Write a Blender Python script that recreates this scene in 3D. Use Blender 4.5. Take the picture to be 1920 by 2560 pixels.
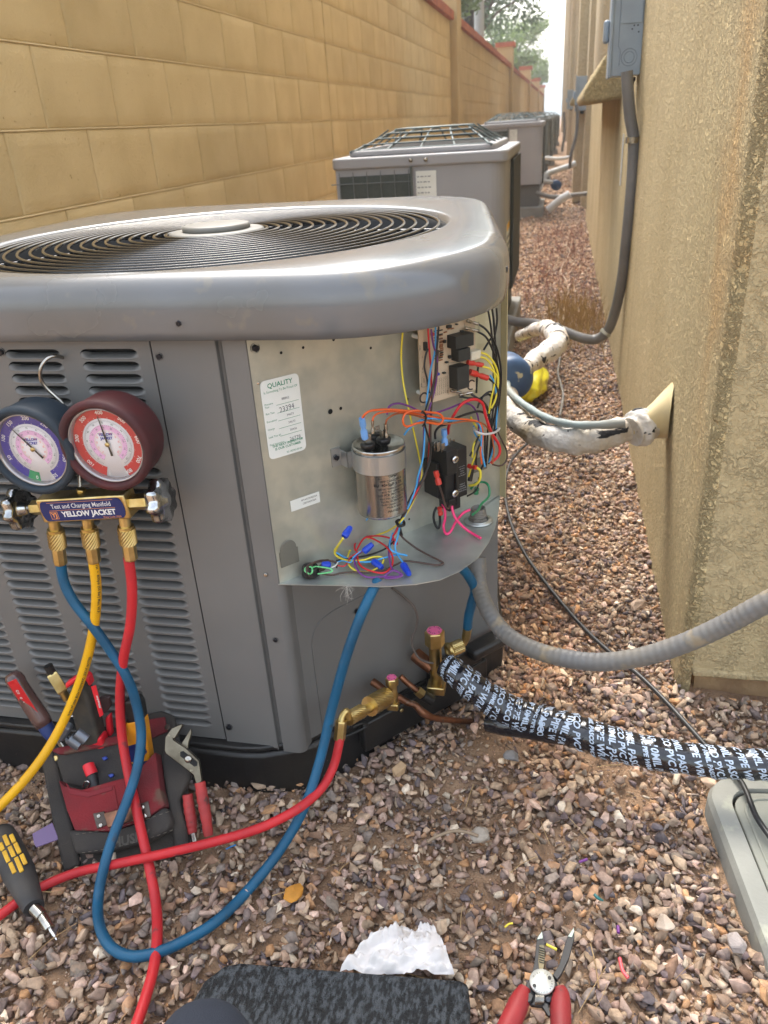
import bpy, bmesh, math, random
import numpy as np
from mathutils import Vector, Matrix, Quaternion, noise
random.seed(7); RNG = np.random.default_rng(7)
for o in list(bpy.data.objects): bpy.data.objects.remove(o)
SC = bpy.context.scene; COL = SC.collection
V = Vector
# ------------------------------------------------------------------ camera, sky, sun, exposure
H = 0.893; F = 1960.0
def _n(a): a = np.array(a, float); return a/np.linalg.norm(a)
_y = _n((453, 999, -F)); _z = -_n((260, -3964, -F)); _z = _z-_y*(_z@_y); _z = _n(_z); _x = np.cross(_y, _z)
CR = np.array([_x, _y, _z])
cam = bpy.data.cameras.new('camera'); camo = bpy.data.objects.new('camera', cam); COL.objects.link(camo)
camo.matrix_world = Matrix.Translation((0, 0, H)) @ Matrix(CR.tolist()).to_4x4()
cam.sensor_fit = 'VERTICAL'; cam.sensor_height = 24; cam.sensor_width = 18; cam.lens = 24*F/2560
cam.clip_start = 0.01; cam.clip_end = 600
cam.dof.use_dof = True; cam.dof.focus_distance = 0.95; cam.dof.aperture_fstop = 7.0
SC.camera = camo
W = bpy.data.worlds.new("World"); SC.world = W; W.use_nodes = True
nt = W.node_tree; bg = nt.nodes['Background']
sky = nt.nodes.new('ShaderNodeTexSky'); sky.sky_type = 'NISHITA'; sky.sun_disc = False
SUN_EL, SUN_AZ = math.radians(58), math.radians(-20)
sky.sun_elevation = SUN_EL; sky.sun_rotation = SUN_AZ; sky.air_density = 1.6; sky.dust_density = 4.0; sky.ozone_density = 1.0
hs = nt.nodes.new('ShaderNodeHueSaturation'); hs.inputs['Saturation'].default_value = .45; nt.links.new(sky.outputs[0], hs.inputs['Color']); nt.links.new(hs.outputs[0], bg.inputs[0]); bg.inputs[1].default_value = 0.15
sl = bpy.data.lights.new('sun', 'SUN'); sl.energy = 0.9; sl.angle = math.radians(25); sl.color = (1, .95, .87)
so = bpy.data.objects.new('sun', sl); COL.objects.link(so); so.location = (0, 0, 8)
sd = V((math.sin(SUN_AZ)*math.cos(SUN_EL), math.cos(SUN_AZ)*math.cos(SUN_EL), math.sin(SUN_EL)))
so.rotation_euler = sd.to_track_quat('Z', 'Y').to_euler()
SC.view_settings.view_transform = 'Standard'; SC.view_settings.look = 'None'
SC.view_settings.gamma = 1; SC.view_settings.use_curve_mapping = False; SC.view_settings.exposure = 1.88
# ------------------------------------------------------------------ pixel (1920x2560) -> world point on a plane
def ray(u, v): return CR @ np.array([u-960, -(v-1280), -F])
def P(u, v, x=None, y=None, z=None):
    d = ray(u, v)
    k = x/d[0] if x is not None else y/d[1] if y is not None else (z-H)/d[2]
    return V((d[0]*k, d[1]*k, H+d[2]*k))
def PN(u, v, p, n):
    d = V(ray(u, v)); c = V((0, 0, H)); k = (V(p)-c).dot(n)/d.dot(n); return c+d*k
T0 = V((-.341, .825, 0)); TT = V((.241, .265, 0)).normalized(); TN = V((TT.y, -TT.x, 0))   # service plate plane
def PL(u, v, off=0): return PN(u, v, T0+TN*off, TN)
def c8(x, y, o=.03): return PL(820+x/3.16, 780+y/3.16, o)
def c4(x, y, o=.03): return PL(1000+x/5.268, 780+y/5.268, o)
def c5(x, y, o=.03): return PL(1050+x/6.913, 1130+y/6.913, o)
SHZ = .364
def sh(u, v, h=.003): return P(u, v, z=SHZ+h)
def c3(x, y, h=.004): return sh(680+x/3.77, 1260+y/3.77, h)
# ------------------------------------------------------------------ object helpers
WM = {}
def link(name, data, mat=None, parent=None, M=None, kind=None):
    o = bpy.data.objects.new(name, data); COL.objects.link(o)
    M = M or Matrix()
    o.matrix_basis = M; WM[o] = M
    if parent is not None:
        o.parent = parent; o.matrix_parent_inverse = WM[parent].inverted()
    if mat is not None and data is not None and len(data.materials) == 0:
        data.materials.append(mat)
    if kind: o['kind'] = kind
    return o
def tag(o, label, cat, group=None):
    o['label'] = label; o['category'] = cat
    if group: o['group'] = group
    return o
def thing(name, loc, label, cat, group=None):
    return tag(link(name, None, M=Matrix.Translation(loc)), label, cat, group)
class MB:
    def __init__(s): s.v = []; s.f = []; s.sm = []
    def add(s, vs, fs, smooth=False):
        b = len(s.v); s.v += [tuple(p) for p in vs]; s.f += [tuple(i+b for i in f) for f in fs]; s.sm += [smooth]*len(fs); return s
    def box(s, p, q, M=None):
        (a, b, c), (d, e, f) = p, q
        vs = [V(t) for t in ((a,b,c),(d,b,c),(d,e,c),(a,e,c),(a,b,f),(d,b,f),(d,e,f),(a,e,f))]
        if M: vs = [M @ t for t in vs]
        return s.add(vs, [(0,3,2,1),(4,5,6,7),(0,1,5,4),(1,2,6,5),(2,3,7,6),(3,0,4,7)])
    def tube(s, pts, r, n=10, res=6, cap=True, crv=True):
        pts = [V(p) for p in pts]
        rr = r if isinstance(r, (list, tuple)) else [r]*len(pts)
        if crv and len(pts) > 2: pts, rr = catmull(pts, rr, res)
        fr = frames(pts); vs = []; fs = []
        for (p, (a, b)), q in zip(zip(pts, fr), rr):
            for k in range(n):
                t = 2*math.pi*k/n; vs.append(p+(a*math.cos(t)+b*math.sin(t))*q)
        m = len(pts)
        for i in range(m-1):
            for k in range(n): fs.append((i*n+k, i*n+(k+1) % n, (i+1)*n+(k+1) % n, (i+1)*n+k))
        s.add(vs, fs, True)
        if cap: s.add(vs[:n], [tuple(range(n))[::-1]]); s.add(vs[-n:], [tuple(range(n))])
        return s
    def lathe(s, prof, o=(0, 0, 0), ax=(0, 0, 1), n=24, smooth=True, sx=1):
        o = V(o); ax = V(ax).normalized(); a = ax.orthogonal().normalized()
        if abs(ax.y) > .5: a = V((1, 0, 0)); a = (a-ax*a.dot(ax)).normalized()
        b = ax.cross(a); vs = []; fs = []
        for r, h in prof:
            for k in range(n):
                t = 2*math.pi*(k+.5)/n; vs.append(o+ax*h+(a*math.cos(t)*sx+b*math.sin(t))*max(r, 1e-6))
        for i in range(len(prof)-1):
            for k in range(n): fs.append((i*n+k, i*n+(k+1) % n, (i+1)*n+(k+1) % n, (i+1)*n+k))
        return s.add(vs, fs, smooth)
    def prism(s, poly, M, h):
        n = len(poly)
        vs = [M @ V((x, y, 0)) for x, y in poly]+[M @ V((x, y, h)) for x, y in poly]
        return s.add(vs, [tuple(range(n))[::-1], tuple(range(n, 2*n))]+[(i, (i+1) % n, n+(i+1) % n, n+i) for i in range(n)])
    def mesh(s, name='mesh', bevel=0, seg=2, weld=False):
        me = bpy.data.meshes.new(name); me.from_pydata(s.v, [], s.f); me.polygons.foreach_set('use_smooth', s.sm)
        bm = bmesh.new(); bm.from_mesh(me)
        if weld or bevel: bmesh.ops.remove_doubles(bm, verts=bm.verts, dist=1e-6)
        bmesh.ops.recalc_face_normals(bm, faces=bm.faces)
        if bevel:
            es = [e for e in bm.edges if len(e.link_faces) == 2 and e.calc_face_angle(0) > .6]
            r = bmesh.ops.bevel(bm, geom=es, offset=bevel, segments=seg, affect='EDGES', profile=.5, clamp_overlap=True)
            for f in r['faces']: f.smooth = True
        bm.to_mesh(me); bm.free()
        return me
    def obj(s, name, mat, parent=None, bevel=0, seg=2, kind=None, M=None, weld=False):
        return link(name, s.mesh(name, bevel, seg, weld), mat, parent, M, kind)
def catmull(pts, rr, res):
    P_ = [pts[0]*2-pts[1]]+pts+[pts[-1]*2-pts[-2]]; R_ = [rr[0]]+list(rr)+[rr[-1]]; out = []; ro = []
    for i in range(1, len(P_)-2):
        for j in range(res):
            t = j/res; a, b, c, d = P_[i-1:i+3]
            out.append(.5*((2*b)+(c-a)*t+(2*a-5*b+4*c-d)*t*t+(3*b-a-3*c+d)*t**3)); ro.append(R_[i]*(1-t)+R_[i+1]*t)
    return out+[P_[-2]], ro+[R_[-2]]
def frames(pts):
    fr = []; n = len(pts); pa = None
    for i in range(n):
        t = (pts[min(i+1, n-1)]-pts[max(i-1, 0)]).normalized()
        if pa is None:
            pa = t.cross(V((0, 0, 1)));
            if pa.length < .1: pa = t.cross(V((1, 0, 0)))
        a = (pa-t*pa.dot(t)).normalized(); fr.append((a, t.cross(a))); pa = a
    return fr
def fm(o, ex, ey, ez=None):
    ex = V(ex).normalized(); ey = V(ey); ey = (ey-ex*ey.dot(ex)).normalized(); ez = V(ez) if ez else ex.cross(ey)
    M = Matrix((ex, ey, ez)).transposed().to_4x4(); M.translation = V(o); return M
_tob = None
def text(s, size=1, bold=0, mono=False, align='CENTER', sx=1, spacing=1):
    global _tob
    cu = bpy.data.curves.new('t', 'FONT'); cu.body = s; cu.size = size; cu.offset = bold; cu.align_x = align; cu.align_y = 'CENTER'; cu.space_character = spacing
    cu.resolution_u = 2
    ob = bpy.data.objects.new('t', cu); me = ob.to_mesh()
    vs = [V((v.co.x*sx, v.co.y, 0)) for v in me.vertices]; fs = [tuple(p.vertices) for p in me.polygons]
    ob.to_mesh_clear(); bpy.data.objects.remove(ob); bpy.data.curves.remove(cu)
    return vs, fs
def put_text(mb, s, M, size, **k):
    vs, fs = text(s, size, **k); mb.add([M @ v for v in vs], fs); return mb
# ------------------------------------------------------------------ materials
MT = {}
def lin(c): return tuple(((x/255)/12.92 if x/255 <= .04045 else ((x/255+.055)/1.055)**2.4) for x in c)
def mat(name, col, rough=.5, metal=0, col2=None, ns=30, nd=4, lo=.35, hi=.65, bump=0, bs=200, bd=3, coat=0, spots=None, spec=.5, bdist=.002, obj=True, stretch=None, trans=0, rvar=0, sss=0):
    if name in MT: return MT[name]
    m = bpy.data.materials.new(name); m.use_nodes = True; t = m.node_tree; N = t.nodes; L = t.links; b = N['Principled BSDF']; MT[name] = m
    b.inputs['Base Color'].default_value = (*col, 1); b.inputs['Roughness'].default_value = rough; b.inputs['Metallic'].default_value = metal
    b.inputs['Coat Weight'].default_value = coat; b.inputs['Coat Roughness'].default_value = .12; b.inputs['Specular IOR Level'].default_value = spec
    b.inputs['Transmission Weight'].default_value = trans
    tc = N.new('ShaderNodeTexCoord'); src = tc.outputs['Object']
    if stretch:
        mp = N.new('ShaderNodeMapping'); mp.inputs['Scale'].default_value = stretch; L.new(src, mp.inputs[0]); src2 = mp.outputs[0]
    else: src2 = src
    if col2:
        nz = N.new('ShaderNodeTexNoise'); nz.inputs['Scale'].default_value = ns; nz.inputs['Detail'].default_value = nd; L.new(src2, nz.inputs['Vector'])
        cr = N.new('ShaderNodeValToRGB'); cr.color_ramp.elements[0].position = lo; cr.color_ramp.elements[1].position = hi
        cr.color_ramp.elements[0].color = (*col, 1); cr.color_ramp.elements[1].color = (*col2, 1); L.new(nz.outputs[0], cr.inputs[0]); out = cr.outputs[0]
        if spots:
            (sc_, scale, th) = spots; n2 = N.new('ShaderNodeTexNoise'); n2.inputs['Scale'].default_value = scale; n2.inputs['Detail'].default_value = 5; L.new(src, n2.inputs['Vector'])
            r2 = N.new('ShaderNodeValToRGB'); r2.color_ramp.elements[0].position = th; r2.color_ramp.elements[1].position = th+.06; L.new(n2.outputs[0], r2.inputs[0])
            mx = N.new('ShaderNodeMix'); mx.data_type = 'RGBA'; L.new(r2.outputs[0], mx.inputs[0]); L.new(out, mx.inputs[6]); mx.inputs[7].default_value = (*sc_, 1); out = mx.outputs[2]
        L.new(out, b.inputs['Base Color'])
        if rvar:
            ma = N.new('ShaderNodeMath'); ma.operation = 'MULTIPLY_ADD'; ma.inputs[1].default_value = rvar; ma.inputs[2].default_value = rough-rvar/2; L.new(nz.outputs[0], ma.inputs[0]); L.new(ma.outputs[0], b.inputs['Roughness'])
    if bump:
        nb = N.new('ShaderNodeTexNoise'); nb.inputs['Scale'].default_value = bs; nb.inputs['Detail'].default_value = bd; L.new(src, nb.inputs['Vector'])
        bp = N.new('ShaderNodeBump'); bp.inputs['Strength'].default_value = bump; bp.inputs['Distance'].default_value = bdist; L.new(nb.outputs[0], bp.inputs['Height']); L.new(bp.outputs[0], b.inputs['Normal'])
    return m
blockm = mat('painted_block', lin((210,190,146)), .85, col2=lin((199,178,133)), ns=5, bump=.6, bs=150, bd=7, bdist=.004, spots=(lin((150,122,76)), 85, .69))
mortarm = mat('mortar', lin((200,180,137)), .9, col2=lin((184,163,122)), ns=14, bump=.5, bs=120)
brickm = mat('coping_brick', lin((178,104,72)), .85, col2=lin((150,86,62)), ns=6, bump=.4, bs=120)
paint = mat('grey_unit_paint', lin((112,111,109)), .36, col2=lin((104,103,101)), ns=6, bump=.05, bs=900, rvar=.06)
lidm = mat('lid_paint', lin((106,108,111)), .26, .1, col2=lin((101,101,100)), ns=9, spots=(lin((114,111,105)), 26, .62), coat=.40, bump=.012, bs=40, rvar=.10)
galv = mat('galvanised_steel', lin((192,192,178)), .38, .62, col2=lin((168,170,160)), ns=26, nd=6, bump=.04, bs=60, rvar=.22)
galv2 = mat('galvanised_steel_shelf', lin((190,194,190)), .40, .66, col2=lin((158,162,160)), ns=16, nd=6, bump=.04, bs=60, rvar=.25)
blackp = mat('black_plastic', (.006,.006,.007), .42, col2=(.014,.013,.012), ns=20, bump=.08, bs=300)
basem = mat('black_base_plastic', (.007,.007,.008), .40, col2=(.022,.019,.016), ns=9, bump=.15, bs=120, spots=(lin((120,100,80)), 160, .72))
dark = mat('dark_coil_shade', (.004,.004,.004), .9)
brass = mat('brass', lin((218,196,138)), .32, 1, col2=lin((196,168,104)), ns=60, spots=(lin((130,96,50)), 140, .72))
copper = mat('copper_pipe', lin((150,100,72)), .45, .9, col2=lin((92,64,50)), ns=28, spots=(lin((120,100,86)), 60, .62))
steel = mat('steel', lin((196,192,184)), .26, 1, col2=lin((150,146,138)), ns=50)
chrome = mat('chrome', lin((215,215,215)), .12, 1)
alu = mat('aluminium_can', lin((205,203,198)), .22, 1, col2=lin((180,178,172)), ns=9, stretch=(12,12,1), bump=.03, bs=90)
screwm = mat('dark_screw', (.02,.02,.025), .35, .6)
white = mat('white_plastic', (.72,.72,.70), .4)
whitel = mat('white_label', lin((228,230,226)), .45, col2=lin((218,220,214)), ns=12)
ink = mat('black_ink', (.015,.015,.015), .6)
greenink = mat('green_ink', lin((20,128,92)), .6)
whiteink = mat('white_ink', lin((178,192,210)), .3)
conduitm = mat('grey_conduit', lin((108,107,106)), .5, col2=lin((118,112,102)), ns=14, nd=6, bump=.15, bs=260, spots=(lin((136,124,104)), 24, .62))
def rubber(n, c, c2, r=.42): return mat(n, lin(c), r, col2=lin(c2), ns=22, nd=6, bump=.12, bs=500, spec=.4, rvar=.2, spots=(tuple(.45*q+.03 for q in lin(c2)), 34, .66))
redh = rubber('red_hose', (200,40,46), (178,36,44), .48); blueh = rubber('blue_hose', (14,88,124), (18,74,104), .45); yelh = rubber('yellow_hose', (232,176,14), (216,160,16), .48)
def wm(n, c): return mat('wire_'+n, lin(c), .35)
WIRE = dict(yellow=wm('yellow',(226,208,64)), red=wm('red',(206,36,44)), blue=wm('blue',(70,160,220)), black=wm('black',(26,26,28)), brown=wm('brown',(74,54,46)), orange=wm('orange',(226,98,40)),
            purple=wm('purple',(112,52,128)), pink=wm('pink',(240,60,120)), green=wm('green',(40,130,86)), tan=wm('tan',(170,92,52)), ltgreen=wm('pale_green',(110,200,130)), white=wm('white',(225,225,220)))
def wire(parent, col, pts, r=.0013, n=7): return MB().tube(pts, r, n, 5).obj('wire', WIRE[col], parent)

def tintvar(m, lo, hi):
    N = m.node_tree.nodes; L = m.node_tree.links; b = N['Principled BSDF']; src = b.inputs['Base Color'].links[0].from_socket; oi = N.new('ShaderNodeObjectInfo'); mr = N.new('ShaderNodeMapRange'); mr.inputs[3].default_value = lo; mr.inputs[4].default_value = hi
    L.new(oi.outputs['Random'], mr.inputs[0]); sc_ = N.new('ShaderNodeVectorMath'); sc_.operation = 'SCALE'; L.new(src, sc_.inputs[0]); L.new(mr.outputs[0], sc_.inputs['Scale']); L.new(sc_.outputs[0], b.inputs['Base Color'])
    tc = [n for n in N if n.type == 'TEX_COORD'][0]
    for l in list(tc.outputs['Object'].links):   # shared meshes: offset the pattern per object
        to = l.to_socket; ad = N.get('off') or N.new('ShaderNodeVectorMath'); ad.name = 'off'
        if not ad.inputs[0].is_linked: L.new(tc.outputs['Object'], ad.inputs[0]); k = N.new('ShaderNodeVectorMath'); k.operation = 'SCALE'; k.inputs[0].default_value = (7, 11, 5); L.new(oi.outputs['Random'], k.inputs['Scale']); L.new(k.outputs[0], ad.inputs[1])
        if to.node != ad: L.new(ad.outputs[0], to)
tintvar(blockm, .93, 1.05)
# ------------------------------------------------------------------ stucco
def stucco(name, c1, c2, scale, depth, stain=False, sc=.5, dis=.5):
    m = mat(name, lin(c1), .9, col2=lin(c2), ns=3.2, nd=6, lo=.3, hi=.7); t = m.node_tree; N = t.nodes; L = t.links; b = N['Principled BSDF']
    tc = N.new('ShaderNodeTexCoord')
    nw_ = N.new('ShaderNodeTexNoise'); nw_.inputs['Scale'].default_value = scale*.8; nw_.inputs['Detail'].default_value = 2; L.new(tc.outputs['Object'], nw_.inputs['Vector'])
    wv = N.new('ShaderNodeVectorMath'); wv.operation = 'SCALE'; wv.inputs['Scale'].default_value = .012; L.new(nw_.outputs['Color'], wv.inputs[0]); wa = N.new('ShaderNodeVectorMath'); L.new(tc.outputs['Object'], wa.inputs[0]); L.new(wv.outputs[0], wa.inputs[1])
    vo = N.new('ShaderNodeTexVoronoi'); vo.inputs['Scale'].default_value = scale; L.new(wa.outputs[0], vo.inputs['Vector'])
    na = N.new('ShaderNodeTexNoise'); na.inputs['Scale'].default_value = scale; na.inputs['Detail'].default_value = 5; na.inputs['Roughness'].default_value = .62; L.new(wa.outputs[0], na.inputs['Vector'])
    m1 = N.new('ShaderNodeMapRange'); m1.inputs[1].default_value = .42; m1.inputs[2].default_value = .60; m1.interpolation_type = 'SMOOTHSTEP'; L.new(na.outputs[0], m1.inputs[0])
    n1 = N.new('ShaderNodeTexNoise'); n1.inputs['Scale'].default_value = scale*.30; n1.inputs['Detail'].default_value = 3; L.new(tc.outputs['Object'], n1.inputs['Vector'])
    r1 = N.new('ShaderNodeMapRange'); r1.inputs[1].default_value = dis; r1.inputs[2].default_value = dis+.20; r1.inputs[3].default_value = .25; L.new(n1.outputs[0], r1.inputs[0])
    mm = N.new('ShaderNodeMath'); mm.operation = 'MULTIPLY'; L.new(m1.outputs[0], mm.inputs[0]); L.new(r1.outputs[0], mm.inputs[1])
    n2 = N.new('ShaderNodeTexNoise'); n2.inputs['Scale'].default_value = scale*2.5; n2.inputs['Detail'].default_value = 3; L.new(tc.outputs['Object'], n2.inputs['Vector'])
    ad = N.new('ShaderNodeMath'); ad.operation = 'MULTIPLY_ADD'; ad.inputs[1].default_value = .3; L.new(n2.outputs[0], ad.inputs[0]); L.new(mm.outputs[0], ad.inputs[2])
    bp = N.new('ShaderNodeBump'); bp.inputs['Strength'].default_value = sc; bp.inputs['Distance'].default_value = depth; L.new(ad.outputs[0], bp.inputs['Height']); L.new(bp.outputs[0], b.inputs['Normal'])
    if stain:
        base = b.inputs['Base Color'].links[0].from_socket
        sp = N.new('ShaderNodeSeparateXYZ'); L.new(tc.outputs['Object'], sp.inputs[0])
        nw = N.new('ShaderNodeTexNoise'); nw.inputs['Scale'].default_value = 9; nw.inputs['Detail'].default_value = 5; L.new(tc.outputs['Object'], nw.inputs['Vector'])
        a = N.new('ShaderNodeMath'); a.operation = 'MULTIPLY_ADD'; a.inputs[1].default_value = .22; L.new(nw.outputs[0], a.inputs[0]); L.new(sp.outputs[1], a.inputs[2])
        s1 = N.new('ShaderNodeMath'); s1.operation = 'SUBTRACT'; s1.inputs[1].default_value = 1.335; L.new(a.outputs[0], s1.inputs[0])
        ab = N.new('ShaderNodeMath'); ab.operation = 'ABSOLUTE'; L.new(s1.outputs[0], ab.inputs[0])
        mr = N.new('ShaderNodeMapRange'); mr.inputs[1].default_value = .085; mr.inputs[2].default_value = .0; L.new(ab.outputs[0], mr.inputs[0])
        mz = N.new('ShaderNodeMapRange'); mz.inputs[1].default_value = .30; mz.inputs[2].default_value = .62; L.new(sp.outputs[2], mz.inputs[0])
        mu = N.new('ShaderNodeMath'); mu.operation = 'MULTIPLY'; L.new(mr.outputs[0], mu.inputs[0]); L.new(mz.outputs[0], mu.inputs[1])
        m2 = N.new('ShaderNodeMath'); m2.operation = 'MULTIPLY'; m2.inputs[1].default_value = .42; L.new(mu.outputs[0], m2.inputs[0])
        mx = N.new('ShaderNodeMix'); mx.data_type = 'RGBA'; L.new(m2.outputs[0], mx.inputs[0]); L.new(base, mx.inputs[6]); mx.inputs[7].default_value = (*lin((196,138,60)), 1)
        # vertical water streaks
        mp = N.new('ShaderNodeMapping'); mp.inputs['Scale'].default_value = (1, 7, .35); L.new(tc.outputs['Object'], mp.inputs[0])
        n3 = N.new('ShaderNodeTexNoise'); n3.inputs['Scale'].default_value = 2.6; n3.inputs['Detail'].default_value = 4; L.new(mp.outputs[0], n3.inputs['Vector'])
        r3 = N.new('ShaderNodeMapRange'); r3.inputs[1].default_value = .50; r3.inputs[2].default_value = .72; r3.inputs[4].default_value = .22; L.new(n3.outputs[0], r3.inputs[0])
        m3 = N.new('ShaderNodeMix'); m3.data_type = 'RGBA'; L.new(r3.outputs[0], m3.inputs[0]); L.new(mx.outputs[2], m3.inputs[6]); m3.inputs[7].default_value = (*lin((150,112,66)), 1)
        L.new(m3.outputs[2], b.inputs['Base Color'])
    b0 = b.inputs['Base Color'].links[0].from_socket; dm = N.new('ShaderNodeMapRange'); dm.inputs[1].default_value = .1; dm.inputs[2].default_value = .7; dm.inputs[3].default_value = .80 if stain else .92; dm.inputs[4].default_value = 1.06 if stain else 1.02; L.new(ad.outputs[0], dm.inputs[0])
    ds = N.new('ShaderNodeVectorMath'); ds.operation = 'SCALE'; L.new(b0, ds.inputs[0]); L.new(dm.outputs[0], ds.inputs['Scale']); L.new(ds.outputs[0], b.inputs['Base Color'])  # shade of recesses and light on raised crumbs put into the base colour
    return m
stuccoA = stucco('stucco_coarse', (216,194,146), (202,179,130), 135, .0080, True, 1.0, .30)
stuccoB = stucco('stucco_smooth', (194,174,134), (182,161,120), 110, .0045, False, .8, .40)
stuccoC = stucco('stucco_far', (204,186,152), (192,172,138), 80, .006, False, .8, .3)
# ------------------------------------------------------------------ ground
def gh(x, y):
    h = .007*np.sin(x*5.1+1.3)*np.cos(y*4.3)+.004*np.sin(x*13+y*9)+.003*np.sin(x*29-y*21)
    h = h+.022*np.exp(-(((x+.03)/.11)**2+((y-1.12)/.16)**2))+.02*np.exp(-(((x+.16)/.10)**2+((y-.93)/.06)**2))
    return h-.012
def vnoise(x, y, s, seed=0):
    return np.array([noise.noise((a*s+seed, b*s, seed*.37)) for a, b in zip(x, y)])
dirt = mat('dirt', lin((166,136,108)), .95, col2=lin((134,106,82)), ns=22, nd=8, bump=.9, bs=240, bd=6, bdist=.006)
def ground():
    xs = np.concatenate([[-80, -30, -10, -4], np.linspace(-2.2, 1.4, 150), [4, 12, 40, 80]]); ys = np.concatenate([[-20, -4], np.linspace(-.3, 5, 200), np.linspace(5.2, 14, 60), [20, 40, 80, 160, 300]])
    X, Y = np.meshgrid(xs, ys); Z = gh(X, Y); Z[np.abs(X) > 2.5] = 0
    vs = np.stack([X, Y, Z], -1).reshape(-1, 3).tolist(); nx = len(xs); ny = len(ys)
    fs = [(j*nx+i, j*nx+i+1, (j+1)*nx+i+1, (j+1)*nx+i) for j in range(ny-1) for i in range(nx-1)]
    mb = MB(); mb.add(vs, fs, True); return mb.obj('ground', dirt, kind='structure')
ground()
def stonemat():
    m = bpy.data.materials.new('gravel_stone'); m.use_nodes = True; t = m.node_tree; N = t.nodes; L = t.links; b = N['Principled BSDF']
    b.inputs['Roughness'].default_value = .9; b.inputs['Specular IOR Level'].default_value = .2
    at = N.new('ShaderNodeAttribute'); at.attribute_name = 'tint'
    tc = N.new('ShaderNodeTexCoord'); nz = N.new('ShaderNodeTexNoise'); nz.inputs['Scale'].default_value = 170; nz.inputs['Detail'].default_value = 5; L.new(tc.outputs['Object'], nz.inputs['Vector'])
    mr = N.new('ShaderNodeMapRange'); mr.inputs[1].default_value = .3; mr.inputs[2].default_value = .7; mr.inputs[3].default_value = .72; mr.inputs[4].default_value = 1.25; L.new(nz.outputs[0], mr.inputs[0])
    mx = N.new('ShaderNodeVectorMath'); mx.operation = 'SCALE'; L.new(at.outputs[0], mx.inputs[0]); L.new(mr.outputs[0], mx.inputs['Scale'])
    n2 = N.new('ShaderNodeTexNoise'); n2.inputs['Scale'].default_value = 45; n2.inputs['Detail'].default_value = 3; L.new(tc.outputs['Object'], n2.inputs['Vector'])
    r2 = N.new('ShaderNodeMapRange'); r2.inputs[1].default_value = .52; r2.inputs[2].default_value = .7; r2.inputs[4].default_value = .28; L.new(n2.outputs[0], r2.inputs[0])
    m2 = N.new('ShaderNodeMix'); m2.data_type = 'RGBA'; L.new(r2.outputs[0], m2.inputs[0]); L.new(mx.outputs[0], m2.inputs[6]); m2.inputs[7].default_value = (*lin((178,154,132)), 1)
    L.new(m2.outputs[2], b.inputs['Base Color'])
    bp = N.new('ShaderNodeBump'); bp.inputs['Strength'].default_value = .5; bp.inputs['Distance'].default_value = .002; L.new(nz.outputs[0], bp.inputs['Height']); L.new(bp.outputs[0], b.inputs['Normal'])
    return m
stonem = stonemat()
PAL = np.array([lin(c) for c in [(172,144,118),(184,156,128),(158,130,108),(150,126,110),(166,140,124),(182,152,136),(136,112,100),(124,108,102),(116,100,100),(140,126,116),(194,170,144),(210,192,168),(172,132,98),(186,138,92),(150,116,92),(164,138,110),(130,116,102),(154,124,108),(202,170,150),(104,94,96),(160,136,112),(146,124,104),(176,150,122)]])
def proto(n, seed, bev=0, sub=False):
    r = random.Random(seed); bm = bmesh.new()
    for _ in range(n):
        v = V((r.gauss(0, 1), r.gauss(0, 1), r.gauss(0, 1))).normalized(); k = r.uniform(.82, 1)
        bm.verts.new((v.x*k, v.y*k, v.z*k))
    g = bmesh.ops.convex_hull(bm, input=bm.verts)
    bmesh.ops.delete(bm, geom=[v for v in bm.verts if not v.link_faces], context='VERTS')
    bmesh.ops.dissolve_limit(bm, angle_limit=.42, verts=bm.verts, edges=bm.edges)
    if bev: bmesh.ops.bevel(bm, geom=bm.edges[:], offset=bev, segments=1, affect='EDGES', profile=.5, clamp_overlap=True)
    bmesh.ops.triangulate(bm, faces=bm.faces)
    bm.verts.index_update(); vs = np.array([v.co[:] for v in bm.verts]); fs = np.array([[v.index for v in f.verts] for f in bm.faces]); bm.free()
    return vs, fs
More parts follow.
